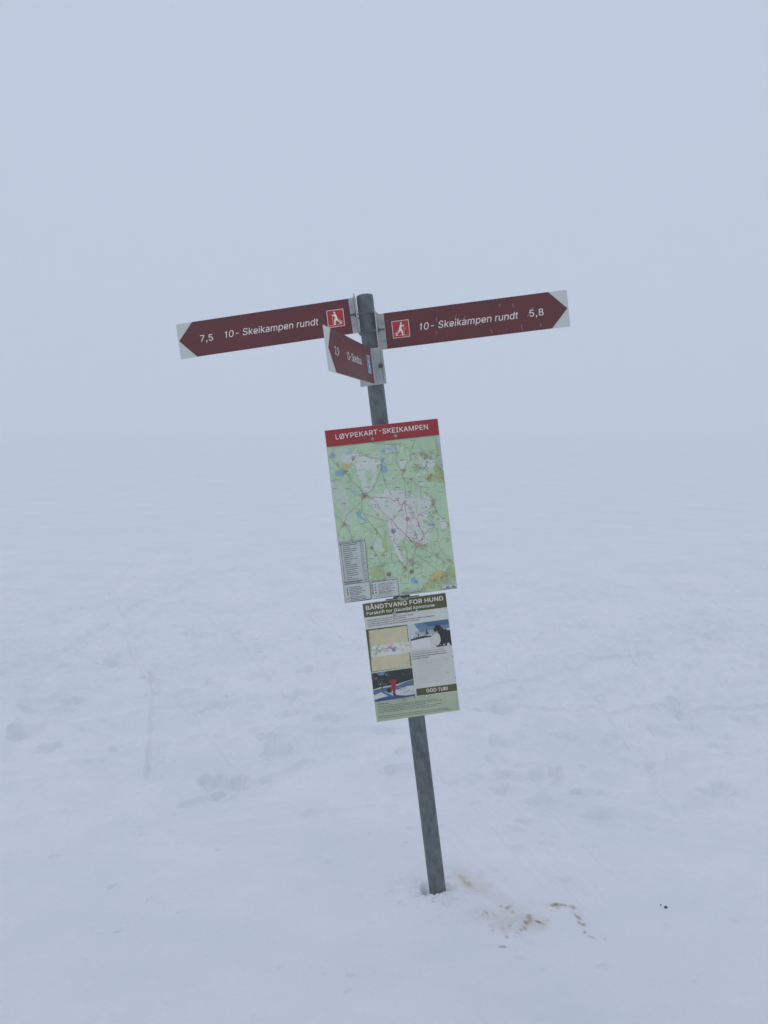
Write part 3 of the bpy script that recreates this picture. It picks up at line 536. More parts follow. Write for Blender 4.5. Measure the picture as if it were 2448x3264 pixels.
for c in ((690,950),(850,992),(880,978),(922,1086),(670,1068),(886,1303),(1127,1145),(1207,1132),(1122,1240),(1122,1258),(1030,1220),(1095,1402),(1180,1390),(1165,1420),(985,1390),(800,1195),(960,1000),(475,980),(955,635)): pr.disc(a(c), .0019, RED, 10, n=10)
for c in ((632,1055),(846,1163),(1032,1075),(1202,1052),(1130,1278),(905,1543),(1005,1403),(1030,1440),(1075,460),(1205,593),(432,703),(1158,1432),(928,1545),(1045,1145),(1085,575),(1335,1310),(1245,1120)): pr.disc(a(c), .0017, INK, 10, n=10)
for k in range(110):
    x, y = rnd.uniform(120, 1450), rnd.uniform(400, 1900); an = rnd.uniform(0, 3.14); q = [(x, y)]
    if x < 72+.115*(y-380)+40 or (x < 600 and y > 1400): continue
    for _ in range(5): an += rnd.gauss(0, .5); q.append((q[-1][0]+16*math.cos(an), q[-1][1]+16*math.sin(an)))
    pr.line([a(p) for p in q], rnd.uniform(.0003, .0006), rnd.choice([ROAD2, ROAD2, LAKE, BRN]), 6.2+k*.005)
# place names: too small to read, printed as short broken strokes
def dash(c, ln, m, wd=.0013):
    n = max(2, int(ln/7)); x = c[0]-ln/2
    for k in range(n):
        if rnd.random() < .12: x += 4
        pr.line([a((x, c[1]-(x-c[0])*.115)), a((x+5.6, c[1]-(x+5.6-c[0])*.115))], wd*rnd.uniform(.6, 1.25), m, 11); x += 7
for c in ((560,455),(470,475),(645,465),(510,540),(640,540),(470,638),(735,752),(835,733),(780,797),(695,810),(905,345),(975,388),(935,525),(1060,450),(1040,612),(1205,570),(1225,548),(1270,680),(1285,410),(1150,768),(885,835),(530,830),(920,898),
          (1015,887),(170,850),(320,850),(1365,888),(1395,830),(265,1020),(615,1032),(1070,1000),(1190,1068),(880,960),(1040,1120),(920,1100),(475,1250),(520,1235),(1400,1222),(1410,1328),(910,1365),(1090,1375),(630,1357),(805,1395),(590,1645),(735,1605),
          (750,1698),(1230,1625),(960,1795),(1110,1750),(1180,1850),(990,1985),(1110,1270),(895,1510),(130,622),(335,692),(325,780),(1345,470),(1060,300),(760,348),(1310,1450),(1330,1590),(715,1730),(1395,1850),(350,820),(1230,1250)):
    dash(c, rnd.uniform(28, 72), INK)
for k in range(420):
    x, y = rnd.uniform(110, 1480), rnd.uniform(390, 1900)
    lo = 85+.115*(y-380)
    if x < lo+30 or x > 1340+.115*(y-200) or (x < 600 and y > 1400) or (x < 900 and y > 1840): continue
    dash((x, y), rnd.uniform(8, 34), rnd.choice([BLUEINK, BLUEINK, ROAD2, ROAD2, BRN, INK]), .0008)
pr.disc(a((993,1192)), .0068, pmat('ring_red', 128, 44, 62), 12, r_in=.0052, n=28)
pr.disc(a((1180,1998)), .0066, BRN, 12, r_in=.0051, n=28)
pr.text('A', a((984,1203)), a((1003,1200)), .0055, RED, 12)
def box(q, m=LEG, lay=12, sh=True):
    if sh:
        s_ = [(x+5, y+5) for x, y in q]; pr.poly([a(p) for p in s_], INK, lay-1)
    pr.poly([a(p) for p in q], m, lay)
def rows(x0, y0, x1, y1, n, cols, skew, m=INK, wd=.0016, fill=(.4, .9)):
    for i in range(n):
        t = i/(n-1) if n > 1 else 0; xs, ys = x0+(x1[0]-x0)*t, y0+(y1-y0)*t
        mm = m if not isinstance(m, list) else m[i % len(m)]
        x = xs; e_ = xs+cols*rnd.uniform(*fill)
        while x < e_:
            st = rnd.uniform(6, 20); pr.line([a((x, ys-(x-xs)*.13)), a((min(x+st, e_), ys-(min(x+st, e_)-xs)*.13))], wd*rnd.uniform(.7, 1.2), mm, 14); x += st+rnd.uniform(2, 5)
box([(200,1468),(503,1420),(505,1438),(203,1486)]); box([(208,1492),(508,1448),(548,1880),(268,1915)])
pr.text('Løypeoversikt / Track information', a((225,1477)), a((480,1437)), .0046, INK, 14)
for i in range(19):
    t = i/18; x, y = 232+54*t, 1497+412*t
    pr.disc(a((x, y)), .0019, RED if i in (6,7,8,14,15,9) else INK, 14, n=10)
    pr.line([a((x-8, y+11)), a((x+268, y-27))], .0004, INK, 13)
    rows(x+24, y, (x+24,), y, 1, 190, 0, INK, .0019, (.25, .95)); rows(x+220, y-29, (x+220,), y-29, 1, 40, 0, INK, .0017, (.6, 1))
pr.line([a((455,1470)), a((498,1885))], .0005, INK, 13)
box([(270,1922),(556,1880),(558,1898),(272,1940)]); box([(275,1946),(560,1906),(578,2098),(292,2142)])
pr.text('Tegnforklaring, legend', a((285,1934)), a((470,1906)), .0046, INK, 14)
rows(330, 1975, (345,), 2062, 6, 190, 0, INK, .0021, (.5, .95)); rows(345, 2085, (348,), 2118, 3, 220, 0, INK, .0021, (.7, 1))
pr.line([a((308,1975)), a((316,2040))], .0042, BLUEINK, 14); pr.line([a((316,2040)), a((320,2062))], .0042, RED, 14)
pr.line([a(p) for p in wig([(302,2090),(338,2082)], 4)], .0012, RED, 14); pr.line([a(p) for p in wig([(302,2108),(338,2100)], 4)], .0012, RED, 14)
pr.line([a((296,2148)), a((575,2106))], .0016, INK, 14)
box([(577,1896),(872,1858),(874,1872),(579,1912)]); box([(579,1918),(878,1878),(896,2060),(592,2102)])
pr.text('Tegnforklaring, legend', a((585,1908)), a((755,1884)), .0044, INK, 14)
for i, m in enumerate((pmat('legend_green', 66, 120, 104), pmat('legend_blue', 60, 104, 160), RED, INK)):
    y = 1947+i*30; x = 590+i*3.5
    c = a((x, y)); pr.poly([(c[0]-.0026, c[1]-.003), (c[0]+.0026, c[1]-.003), (c[0]+.0026, c[1]+.003), (c[0]-.0026, c[1]+.003)], m, 14); pr.disc(a((x+35, y-5)), .0028, m, 14, n=12)
    rows(x+68, y-12, (x+68,), y-12, 1, 200, 0, m, .0018, (.75, 1)); rows(x+68, y+2, (x+68,), y+2, 1, 200, 0, m, .0015, (.6, .9))
rows(612, 2060, (614,), 2082, 3, 260, 0, ROAD2, .0011, (.8, 1))
box([(925,2020),(1145,1992),(1148,2012),(928,2040)]); pr.text('Her er du nå / You are here', a((932,2036)), a((1136,2009)), .0045, INK, 14)
box([(1382,1940),(1546,1918),(1556,1966),(1388,1990)])
for x in (1432, 1498): pr.line([a((x, 1969-(x-1432)*.135)), a((x+34, 1965-(x-1432)*.135))], .0034, INK, 14)
rows(1395, 1946, (1395,), 1946, 1, 140, 0, INK, .001, (.9, 1))
pr.line([a((925,2060)), a((1556,1992))], .0006, ROAD, 13)
pr.poly([a(p) for p in ((51,191),(1337,53),(1361,238),(73,379))], HEAD, 15)
pr.build('map_print', board)
pr = Print(); pr.base = .0052
pr.text('LØYPEKART', a((180,292)), a((655,232)), .0170, LETTER, 1, bold=.012)
pr.text('-', a((676,221)), a((696,218)), .0190, LETTER, 1, bold=.012)
pr.text('SKEIKAMPEN', a((712,226)), a((1226,174)), .0172, LETTER, 1, bold=.012)
pr.build('title_lettering', board)
def head_bolt(parent, c, r, m, y0=-.004, six=True, ring=None):
    bm = bmesh.new()
    add_cyl(bm, (c[0], y0+.004, c[1]), (c[0], y0-.0006, c[1]), r*1.18, n=24)
    add_cyl(bm, (c[0], y0-.0006, c[1]), (c[0], y0-.0045, c[1]), r, r*.92, n=6 if six else 24)
    return from_bm('bolt', bm, m, parent)
BRNB = mat('brownish_bolt', paint(118,108,112), rough=.6, vary=.12, scale=80); GRNB = mat('tarnished_bolt', paint(118,124,124), rough=.6, vary=.12, scale=80)
head_bolt(board, a((597,283)), .0056, BRNB); head_bolt(board, a((857,250)), .0056, GRNB)
OCH = mat('rust_brown_bolt', paint(112,98,90), rough=.6, vary=.12, scale=80)
head_bolt(board, a((783,1823)), .0060, OCH, -.0045, False); head_bolt(board, a((1042,1792)), .0060, OCH, -.0045, False)

# ------------------------------------------------------------------ dog leash notice
p1 = Z(1130, 1870, 4.74); p2 = Z(1130, 2080, 4.74)
P, M = (-.1411, -.049, .6333), [[.9957,-.0925,.0008],[.0925,.9956,-.0139],[.0005,.0139,.9999]]
NW, NH = .2992, .4232
bm = bmesh.new(); add_box(bm, 0, NW, 0, .003, 0, NH, bev=.0006)
note = from_bm('notice_board', bm, pmat('notice_panel', 160, 172, 180), post, frame(P, M))
note['label'] = 'weathered dog leash notice with an olive header and two photographs'
to = homog([(1155.1,1924.9),(1420.1,1889.8),(1465.8,2264.3),(1201.6,2302.4)], [(0,NH),(NW,NH),(NW,0),(0,0)])
b1 = lambda p: to(p1(p)); b2 = lambda p: to(p2(p))
OLIVE = mat('olive_print', paint(68,76,46), rough=.6, col2=paint(78,86,54), scale=16, spec=.15)
NWHT = mat('notice_white', paint(154,168,175), rough=.6, col2=paint(164,176,187), scale=8, spec=.15)
NGRN = mat('notice_pale_green', paint(128,147,138), rough=.6, col2=paint(140,156,148), scale=8, spec=.15)
CREAM = mat('paper_cream', paint(150,154,140), rough=.5, col2=paint(164,167,152), scale=24, spec=.3)
CHIP = pmat('chipped_edge', 128, 122, 128)
pr = Print(); pr.lim = (NW, NH)
pr.poly([(.001,.001),(NW-.001,.001),(NW-.001,NH-.001),(.001,NH-.001)], NWHT, 1)
pr.poly([b2(p) for p in ((303,748),(917,668),(1562,588),(1592,877),(342,1056))], NGRN, 2)
pr.poly([b1(p) for p in ((119,262),(470,215),(700,186),(1000,142),(1378,91),(1401,312),(770,392),(149,472))], OLIVE, 2)
rnd = random.Random(5)
for k in range(24):
    x = rnd.uniform(130, 1340) if k < 12 else rnd.uniform(130, 420); y = 262-(x-119)*.1366
    pr.poly([b1((x, y-1)), b1((x+rnd.uniform(10,45), y-5)), b1((x+rnd.uniform(0,20), y+rnd.uniform(6,16)))], CHIP, 3)
for k in range(16):                                                        # nicks in the right and left rims
    t = rnd.random(); q = (NW-.001, NH*t) if k % 2 else (.001, NH*t)
    s_ = -1 if k % 2 else 1; pr.poly([q, (q[0]+s_*rnd.uniform(.001,.0028), q[1]+.002), (q[0], q[1]+rnd.uniform(.003,.009))], CHIP if k % 3 else INK, 3)
pr.text('BÅNDTVANG FOR HUND', b1((176,358)), b1((1338,207)), .0150, LETTER, 4, bold=.026)
pr.text('Forskrift for Gausdal kommune', b1((186,434)), b1((1210,300)), .0108, LETTER, 4, bold=.022)
for k, (s_, x0, y0, x1, y1) in enumerate((('Kommunestyret i Gausdal har den 20.09.2007 vedtatt', 192, 520, 883, 428), ('ny forskrift om båndtvang for hund i Gausdal.', 198, 550, 778, 471),
        ('Formålet med forskriften er bl.a. å redusere konflikter mellom hundeeierne', 202, 581, 1208, 447), ('og andre brukere av de mest brukte skiløypene i kommunen.', 206, 610, 985, 507))):
    pr.text(s_, b1((x0, y0)), b1((x1, y1)), .0040, INK, 4, bold=.016)
# pasted map behind an olive frame
pr.poly([b1((170,652)), b1((793,575)), b2((862,212)), b2((246,300))], OLIVE, 3)
pr.poly([b1((212,668)), b1((787,590)), b2((846,212)), b2((266,288))], CREAM, 4)
pr.poly([b1(p) for p in ((240,906),(330,892),(430,880),(560,858),(700,846),(820,826),(838,990),(700,1012),(560,1030),(400,1052),(262,1076))], pmat('strip_map', 168, 180, 190), 5)
def n1(c, rx, ry, n, m, wd=.0007, k=4, lay=6):
    for _ in range(n):
        p = np.array([c[0]+rnd.gauss(0, rx), c[1]+rnd.gauss(0, ry)]); q = [tuple(p)]
        for j in range(k): p = p+np.array([rnd.gauss(0, 24), rnd.gauss(0, 14)]); p[1] = min(max(p[1], 880-(p[0]-400)*.1), 1045-(p[0]-400)*.14); p[0] = min(max(p[0], 250), 828); q.append(tuple(p))
        pr.line([b1(t) for t in q], wd, m, lay)
NAVY = pmat('strip_navy', 78, 88, 120)
n1((420,960),70,34,9,NAVY, .0010); n1((650,930),90,36,12,ROAD2); n1((340,960),60,40,8,ROAD2); n1((545,930),26,30,8,RED); n1((280,980),16,40,5,OLIVE); n1((790,920),22,40,6,ROAD2); n1((520,960),90,30,8,ROAD)
pr.poly([b1(p) for p in ((505,880),(575,858),(600,870),(570,905),(530,920))], pmat('strip_pink', 188, 150, 168), 5.5)
pr.poly([b1(p) for p in ((560,945),(600,920),(628,950),(612,975),(575,985))], pmat('strip_violet', 100, 118, 170), 7)
for k in range(24):
    q = (rnd.uniform(220,780), rnd.uniform(592,610)); q = (q[0], q[1]+60-(q[0]-212)*.136); pr.line([b1(q), b1((q[0]+rnd.uniform(8,30), q[1]+rnd.uniform(-6,4)))], .0008, rnd.choice([OLIVE, INK, NWHT]), 6)
for k in range(26):
    y = rnd.uniform(690, 1100); x = 216+(y-668)*.124; pr.line([b1((x+rnd.uniform(-5,8), y)), b1((x+rnd.uniform(-3,8), y+rnd.uniform(10,30)))], .001, rnd.choice([NWHT, OLIVE, ROAD2]), 6)
for k in range(9): q = (rnd.uniform(260,780), rnd.uniform(640,840)); pr.disc(b1(q), rnd.uniform(.0007,.0016), NWHT, 6, n=8, sq=.7)
# dog photograph
S1, S2, S3, S4 = pmat('sky_print_deep', 62, 92, 126), pmat('sky_print_mid', 88, 116, 142), pmat('sky_print_low', 128, 146, 156), pmat('sky_print_pale', 150, 166, 178)
pr.poly([b1(p) for p in ((802,575),(1414,493),(1476,888),(1000,945),(850,960))], S4, 3)
pr.poly([b1(p) for p in ((900,562),(1414,493),(1434,620),(1180,660),(1000,690),(930,620))], S2, 4)
pr.poly([b1(p) for p in ((1040,543),(1414,493),(1424,565),(1250,590),(1100,600))], S1, 5)
pr.poly([b1(p) for p in ((900,680),(1000,670),(1200,640),(1300,640),(1320,700),(1100,725),(920,740))], S3, 4)
pr.poly([b1(p) for p in ((860,740),(1160,735),(1300,700),(1440,690),(1474,880),(1000,945),(855,958))], pmat('snow_print', 166, 178, 192), 6)
pr.poly([b1(p) for p in ((1130,760),(1200,705),(1290,720),(1310,880),(1160,900))], pmat('snow_print_warm', 160, 169, 176), 6.5)
BLK = pmat('print_black', 26, 30, 42); PDK = pmat('print_dark_blue', 58, 68, 84)
pr.poly([b1(p) for p in ((845,800),(900,778),(950,762),(1050,738),(1165,744),(1150,762),(1060,776),(980,792),(905,810),(848,822))], PDK, 7)
for q in ([(1085,635),(1096,672),(1122,718),(1070,726),(1077,675)], [(960,702),(975,752),(950,757)], [(893,735),(903,768),(886,770)], [(1165,715),(1195,722),(1180,735)], [(915,750),(935,748),(930,768)]): pr.poly([b1(p) for p in q], PDK, 8)
pr.poly([b1(p) for p in ((1188,655),(1194,636),(1207,622),(1212,598),(1230,584),(1255,577),(1285,584),(1302,602),(1320,625),(1350,645),(1362,650),(1366,636),(1378,630),(1388,640),(1384,656),(1398,662),(1412,655),(1442,662),(1474,884),(1446,888),(1440,866),(1426,848),(1410,846),(1400,860),(1396,890),(1366,893),(1352,862),(1340,870),(1330,896),(1308,897),(1302,868),(1286,880),(1274,910),(1262,908),(1278,870),(1300,822),(1296,780),(1288,738),(1270,715),(1256,690),(1248,668),(1238,670),(1228,684),(1212,684),(1198,674))], BLK, 9)
pr.poly([b1(p) for p in ((1225,890),(1300,880),(1380,893),(1240,912))], PDK, 8)
pr.disc(b1((1372,862)), .0016, S4, 10, n=8); pr.disc(b1((1428,860)), .0013, CHIP, 10, n=8)
for k, (s_, x0, y0, x1, y1, m_, bo) in enumerate((('I forskrift om båndtvang for hund i Gausdal', 868, 1008, 1352, 946, ROAD, .004), ('kommune gjør at: eier eller innehaver av hund', 870, 1038, 1378, 972, INK, .012), ('skal holde hunden i bånd i følgende preparerte', 874, 1072, 1398, 1002, INK, .020), ('og merkede skiløyper:', 878, 1104, 1122, 1068, INK, .020))):
    pr.text(s_, b1((x0, y0)), b1((x1, y1)), .0037, m_, 4, bold=bo)
FADE = pmat('faded_text', 146, 160, 168)
for i in range(9):
    x = 905+i*7; y = 150+i*38
    if i < 6: pr.line([b2((x-22, y+30)), b2((x-16, y+42))], .0012, ROAD2, 4)
    xx = x+30
    while xx < x+30+rnd.uniform(260,500): s_ = rnd.uniform(14,50); pr.line([b2((xx, y-(xx-x)*.13)), b2((xx+s_, y-(xx+s_-x)*.13))], .0012, FADE, 4); xx += s_+8
pr.line([b2((1345,88)), b2((1405,103))], .0012, CHIP, 4); pr.line([b2((1385,296)), b2((1440,304))], .0012, CHIP, 4)
# skier photograph
FOR, FOR2, FOR3 = pmat('forest_print', 50, 60, 62), pmat('forest_print_grey', 84, 94, 96), pmat('forest_print_pale', 120, 130, 130)
pr.poly([b2(p) for p in ((248,316),(870,231),(916,655),(303,747))], pmat('photo_snow', 160, 174, 188), 3)
pr.poly([b2(p) for p in ((248,316),(870,231),(888,400),(760,440),(640,480),(520,500),(400,520),(330,545),(275,560))], FOR, 4)
pr.poly([b2(p) for p in ((330,306),(470,287),(440,340),(370,350))], pmat('photo_sky', 84, 120, 148), 5)
for k in range(80):
    x, y = rnd.uniform(262, 560), rnd.uniform(315, 490); pr.poly([b2((x+rnd.gauss(0,13), y+rnd.gauss(0,16))) for _ in range(3)], rnd.choice([FOR2, FOR3, FOR2, FOR]), 6+k*.02)
for k in range(60):
    x, y = rnd.uniform(600, 865), rnd.uniform(270, 400); pr.poly([b2((x+rnd.gauss(0,8), y+rnd.gauss(0,14))) for _ in range(3)], rnd.choice([FOR, FOR2, BLK, BLK]), 6+k*.02)
PB1, PB2 = pmat('photo_shade_blue', 78, 96, 130), pmat('photo_shade_deep', 60, 78, 120)
pr.poly([b2(p) for p in ((275,575),(400,540),(520,520),(640,500),(760,450),(890,405),(896,492),(800,505),(720,530),(640,560),(560,570),(520,610),(470,590),(400,600),(290,645))], PB1, 8)
pr.poly([b2(p) for p in ((303,747),(301,715),(420,680),(520,655),(620,640),(760,650),(912,628),(916,657))], PB2, 8)
pr.poly([b2(p) for p in ((400,590),(470,600),(560,640),(620,665),(520,660),(440,620))], PB1, 8.5)
for k in range(30):
    x = rnd.uniform(640, 880); y = rnd.uniform(520, 620); pr.line([b2((x, y)), b2((x+rnd.uniform(15,50), y+rnd.uniform(-24,6)))], .0009, rnd.choice([PB1, FOR2, NWHT]), 9)
pr.poly([b2(p) for p in ((490,545),(515,528),(545,535),(560,570),(560,602),(520,605),(492,580))], FOR, 10)
pr.poly([b2(p) for p in ((405,480),(418,470),(428,495),(426,548),(412,548),(408,510))], BLK, 10)
PR = pmat('photo_red_suit', 124, 46, 60)
pr.poly([b2(p) for p in ((532,440),(548,420),(572,404),(600,402),(620,412),(627,440),(625,495),(612,505),(618,560),(612,614),(592,622),(580,600),(568,545),(560,508),(546,500),(540,470))], PR, 11)
pr.poly([b2(p) for p in ((572,372),(588,362),(602,376),(603,400),(590,412),(576,402))], BLK, 12)
pr.poly([b2(p) for p in ((578,618),(612,612),(632,640),(600,645))], BLK, 12); pr.line([b2((560,610)), b2((650,668))], .0012, BLK, 12)
pr.poly([b2(p) for p in ((930,551),(1541,470),(1556,575),(940,656))], OLIVE, 4)
pr.text('GOD', b2((1088,603)), b2((1238,586)), .0118, LETTER, 5, bold=.026); pr.text('TUR!', b2((1262,583)), b2((1408,565)), .0118, LETTER, 5, bold=.026)
pr.text('Hundeloven', b2((345,790)), b2((512,768)), .0042, INK, 4, bold=.02)
for x0, y0, ln in ((354,818,880),(357,842,950),(360,866,715),(362,890,950),(364,914,870),(370,970,1010),(372,996,1060)):
    x = x0
    while x < x0+ln:
        s_ = rnd.choice([8,14,22,30,40]); yy = lambda q: y0-(q-x0)*.128
        n = int(s_/6)+1
        for j in range(n): pr.line([b2((x+j*6, yy(x+j*6)-2)), b2((x+j*6+4.6, yy(x+j*6+4.6)-2))], .0019*rnd.uniform(.55, 1.25), INK, 4)
        x += n*6+6
pr.line([b2((1310,902)), b2((1560,868))], .0012, FADE, 4)
pr.build('notice_print', note)
TARN = mat('grey_washer', paint(128,138,146), rough=.55, vary=.1, scale=70)
head_bolt(note, b1((604,412)), .0062, TARN, -.0038, False); head_bolt(note, b2((758,718)), .0066, TARN, -.0038, False)
PLUG = mat('snow_plug', (.86,.88,.9), rough=.8); 
for q, r_ in ((b1((940,368)), .0034), (b2((1089,655)), .0036)):
    bm = bmesh.new(); add_cyl(bm, (q[0], -.0005, q[1]), (q[0], -.0052, q[1]), r_*1.35, n=20, mi=1); add_cyl(bm, (q[0]-.0006, -.004, q[1]+.0008), (q[0]-.0006, -.0056, q[1]+.0008), r_, n=20)
    from_bm('bolt_hole', bm, [PLUG, RUSTY], note)
q = b1((796,385)); bm = bmesh.new(); add_cyl(bm, (q[0], -.0005, q[1]), (q[0], -.0050, q[1]), .0034, n=16); add_cyl(bm, (q[0], -.004, q[1]), (q[0], -.0054, q[1]), .0018, n=12, mi=1); from_bm('rivet', bm, [RUSTY, TARN], note)
q = b2((909,674)); bm = bmesh.new(); add_cyl(bm, (q[0], -.0005, q[1]), (q[0], -.0046, q[1]), .0018, n=12); from_bm('rivet', bm, DARKS, note)
# dark bracket bar behind the top of the notice, with a torn tape patch
bm = bmesh.new(); q0, q1 = b1((475,200)), b1((975,132))
add_box(bm, q0[0], q1[0], .0035, .0085, NH-.03, NH+.0035, bev=.0008); add_box(bm, b1((600,170))[0], b1((835,130))[0], .0035, .0095, NH-.03, NH+.0075, bev=.0008)
from_bm('bracket_bar', bm, pmat('bar_dark', 62, 72, 78), note)
pr = Print(); pr.base = .0050
pr.poly([b1(p) for p in ((640,185),(655,160),(690,150),(720,178),(760,192),(795,155),(812,170),(800,195),(745,208),(690,212))], pmat('torn_tape', 118, 128, 134), 1)
pr.build('torn_tape', note)

# ------------------------------------------------------------------ snow
rs = np.random.RandomState(7)
PERM = rs.permutation(512); PERM = np.concatenate([PERM, PERM, PERM]); GA = rs.rand(512)*2*np.pi; GX, GY = np.cos(GA), np.sin(GA)
def perlin(x, y):
    xi, yi = np.floor(x).astype(int), np.floor(y).astype(int); xf, yf = x-xi, y-yi
    u, v = xf**3*(xf*(xf*6-15)+10), yf**3*(yf*(yf*6-15)+10)
    def g(i, j):
        h = PERM[(PERM[(xi+i) & 511]+((yi+j) & 511)) % 512] % 512
        return GX[h]*(xf-i)+GY[h]*(yf-j)
    a_, b_ = g(0,0), g(1,0); c_, d_ = g(0,1), g(1,1)
    t = a_+(b_-a_)*u; s = c_+(d_-c_)*u
    return t+(s-t)*v
def fbm(x, y, oct=4, lac=2.1, gain=.5):
    o = 0; amp = 1
    for k in range(oct): o = o+amp*perlin(x+17.3*k, y-9.1*k); x, y = x*lac, y*lac; amp *= gain
    return o
SL = .115
def rise(y):                                            # flat round the post, then an even gentle slope that eases off far away
    t = np.maximum(np.asarray(y, float)-3.3, 0); return SL*(t*t/(t+1.6))*1.0/(1+(t/170)**2)**.5
def gp(p):
    y = 3.
    for _ in range(60): y = .5*y+.5*min(60, (CAM_H-float(rise(y)))*F_PX/(p[1]-CY))
    return ((p[0]-CX)/F_PX*y, y)
def seg_d(x, y, p, q):
    dx, dy = q[0]-p[0], q[1]-p[1]; L2 = dx*dx+dy*dy+1e-9
    t = np.clip(((x-p[0])*dx+(y-p[1])*dy)/L2, 0, 1)
    return np.hypot(x-p[0]-t*dx, y-p[1]-t*dy)
PRINTS = [(670,2262,1.3),(241,2231,1),(200,2257,.8),(574,2202,1),(680,2161,.8),(472,2151,1),(207,2127,.8),(400,2074,.7),(352,2100,.9),(282,2050,.7),(706,2342,.4),
 (870,2353,.9),(888,2395,1.4),(720,2493,1.7),(1053,2295,1.1),(1290,2397,.6),(1270,2455,.9),(1482,2041,.8),(1621,2167,1),(1634,2220,1.2),(1590,2252,1.2),(2164,2230,1),(2180,2270,.8),(2196,2306,1.1),
 (2278,2028,.9),(2101,2328,1.2),(1634,2473,1.1),(1747,2470,1.6),(2291,2536,.9),(1880,2533,.8),(1665,2618,.4),(360,2827,.22),(476,2870,.16),(1183,2937,.12),(897,3082,.18),(1034,3105,.10),(1226,2330,.6),(2230,2070,.8),
 (740,2010,.7),(815,2030,.7),(640,2030,.7),(950,2035,.7),(560,2000,.8),(2050,2060,.7),(1500,2100,.8),(1430,2000,.6),(1540,2130,.7),(160,2380,.8),(60,2320,.9),(380,2390,.6),(2380,2290,.9),(2330,2180,.8),(1930,2190,.6)]
LINES = [([(0,1934),(90,1948),(183,1958)],.05,.03),([(255,1768),(300,1800)],.1,.05),([(376,1857),(497,1900),(560,1925)],.06,.035),([(183,1990),(330,2000),(420,2015)],.05,.03),([(511,2113),(562,2162)],.06,.04),
 ([(145,2130),(120,2230),(96,2306),(60,2400)],.08,.03),([(812,2233),(960,2205),(1174,2192)],.05,.025),([(740,2320),(930,2270),(1170,2209)],.05,.02),([(780,2325),(1040,2335),(1300,2334)],.05,.02),
 ([(600,2556),(711,2529),(860,2480),(985,2420)],.035,.025),([(1830,2104),(1943,2224),(2000,2331),(2082,2432),(2200,2600)],.07,.03),([(1703,2160),(1861,2274),(1960,2330)],.06,.025),([(1545,2489),(1716,2558),(1905,2603),(2095,2622)],.06,.03),
 ([(1400,2205),(1558,2255),(1741,2312),(1880,2356),(2032,2432),(2220,2464)],.08,.03),([(1937,2483),(2220,2560),(2448,2615)],.07,.03),([(1400,2350),(1600,2365),(1900,2400)],.06,.02),([(1840,2360),(1970,2382),(2200,2420),(2448,2445)],.08,.025),
 ([(1420,2470),(1520,2560),(1640,2700),(1760,2830)],.03,.012),([(1500,2500),(1640,2640),(1800,2800),(1900,2900)],.03,.012),([(1600,2560),(1740,2690),(1890,2830)],.025,.010),([(1400,2640),(1560,2780),(1700,2900)],.025,.010),([(1760,2580),(1880,2700),(2000,2800)],.025,.009),
 ([(1150,2260),(1400,2240),(1700,2200),(2100,2140),(2440,2110)],.06,.02),([(0,2050),(400,2110),(800,2150),(1150,2200)],.06,.02),([(300,2300),(700,2240),(1100,2190)],.06,.02),([(1460,1960),(1700,1930),(1900,1900)],.06,.03),([(2448,2140),(2300,2170),(2050,2210)],.06,.02),
 ([(0,2480),(300,2440),(640,2360),(900,2300)],.06,.012),([(700,1880),(1000,1960),(1200,2060)],.07,.03),([(1250,2580),(1000,2600),(700,2640)],.05,.010),([(2350,1980),(2250,2100),(2170,2240)],.08,.03),([(500,1950),(800,1975),(1100,2060)],.06,.03)]
rs2 = np.random.RandomState(21)
for k in range(95):                                           # more tracks fading into the mist, some out of frame
    x0, y0 = rs2.uniform(-6, 6), rs2.uniform(4.6, 13); an = rs2.choice([rs2.normal(.1, .22), rs2.normal(-1.1, .3), rs2.normal(1.2, .3)]); ln = rs2.uniform(1.2, 5)
    if y0+math.sin(an)*ln < 4: continue
    LINES.append(([('w', x0, y0), ('w', x0+math.cos(an)*ln/2+rs2.normal(0,.15), y0+math.sin(an)*ln/2), ('w', x0+math.cos(an)*ln, y0+math.sin(an)*ln)], rs2.uniform(.02,.045), rs2.uniform(.012,.034)))
FOOT = [gp((p[0], p[1]))+(p[2]*(.78 if p[2] < 1 else .62), rs2.uniform(0, 3.14)) for p in PRINTS]
for k in range(420):
    y = 4.2*math.exp(rs2.uniform(0, 1.15)); x = rs2.uniform(-.62, .62)*y*1.3
    if y < 5.5 and x < .3: continue
    FOOT.append((x, y, rs2.uniform(.15, .55), rs2.uniform(0, 3.14)))
for k in range(90):
    y = rs2.uniform(2.3, 4.6); FOOT.append((rs2.uniform(-.6, .6)*y, y, rs2.uniform(.05, .16), rs2.uniform(0, 3.14)))
BX, BY = .1924, 3.18
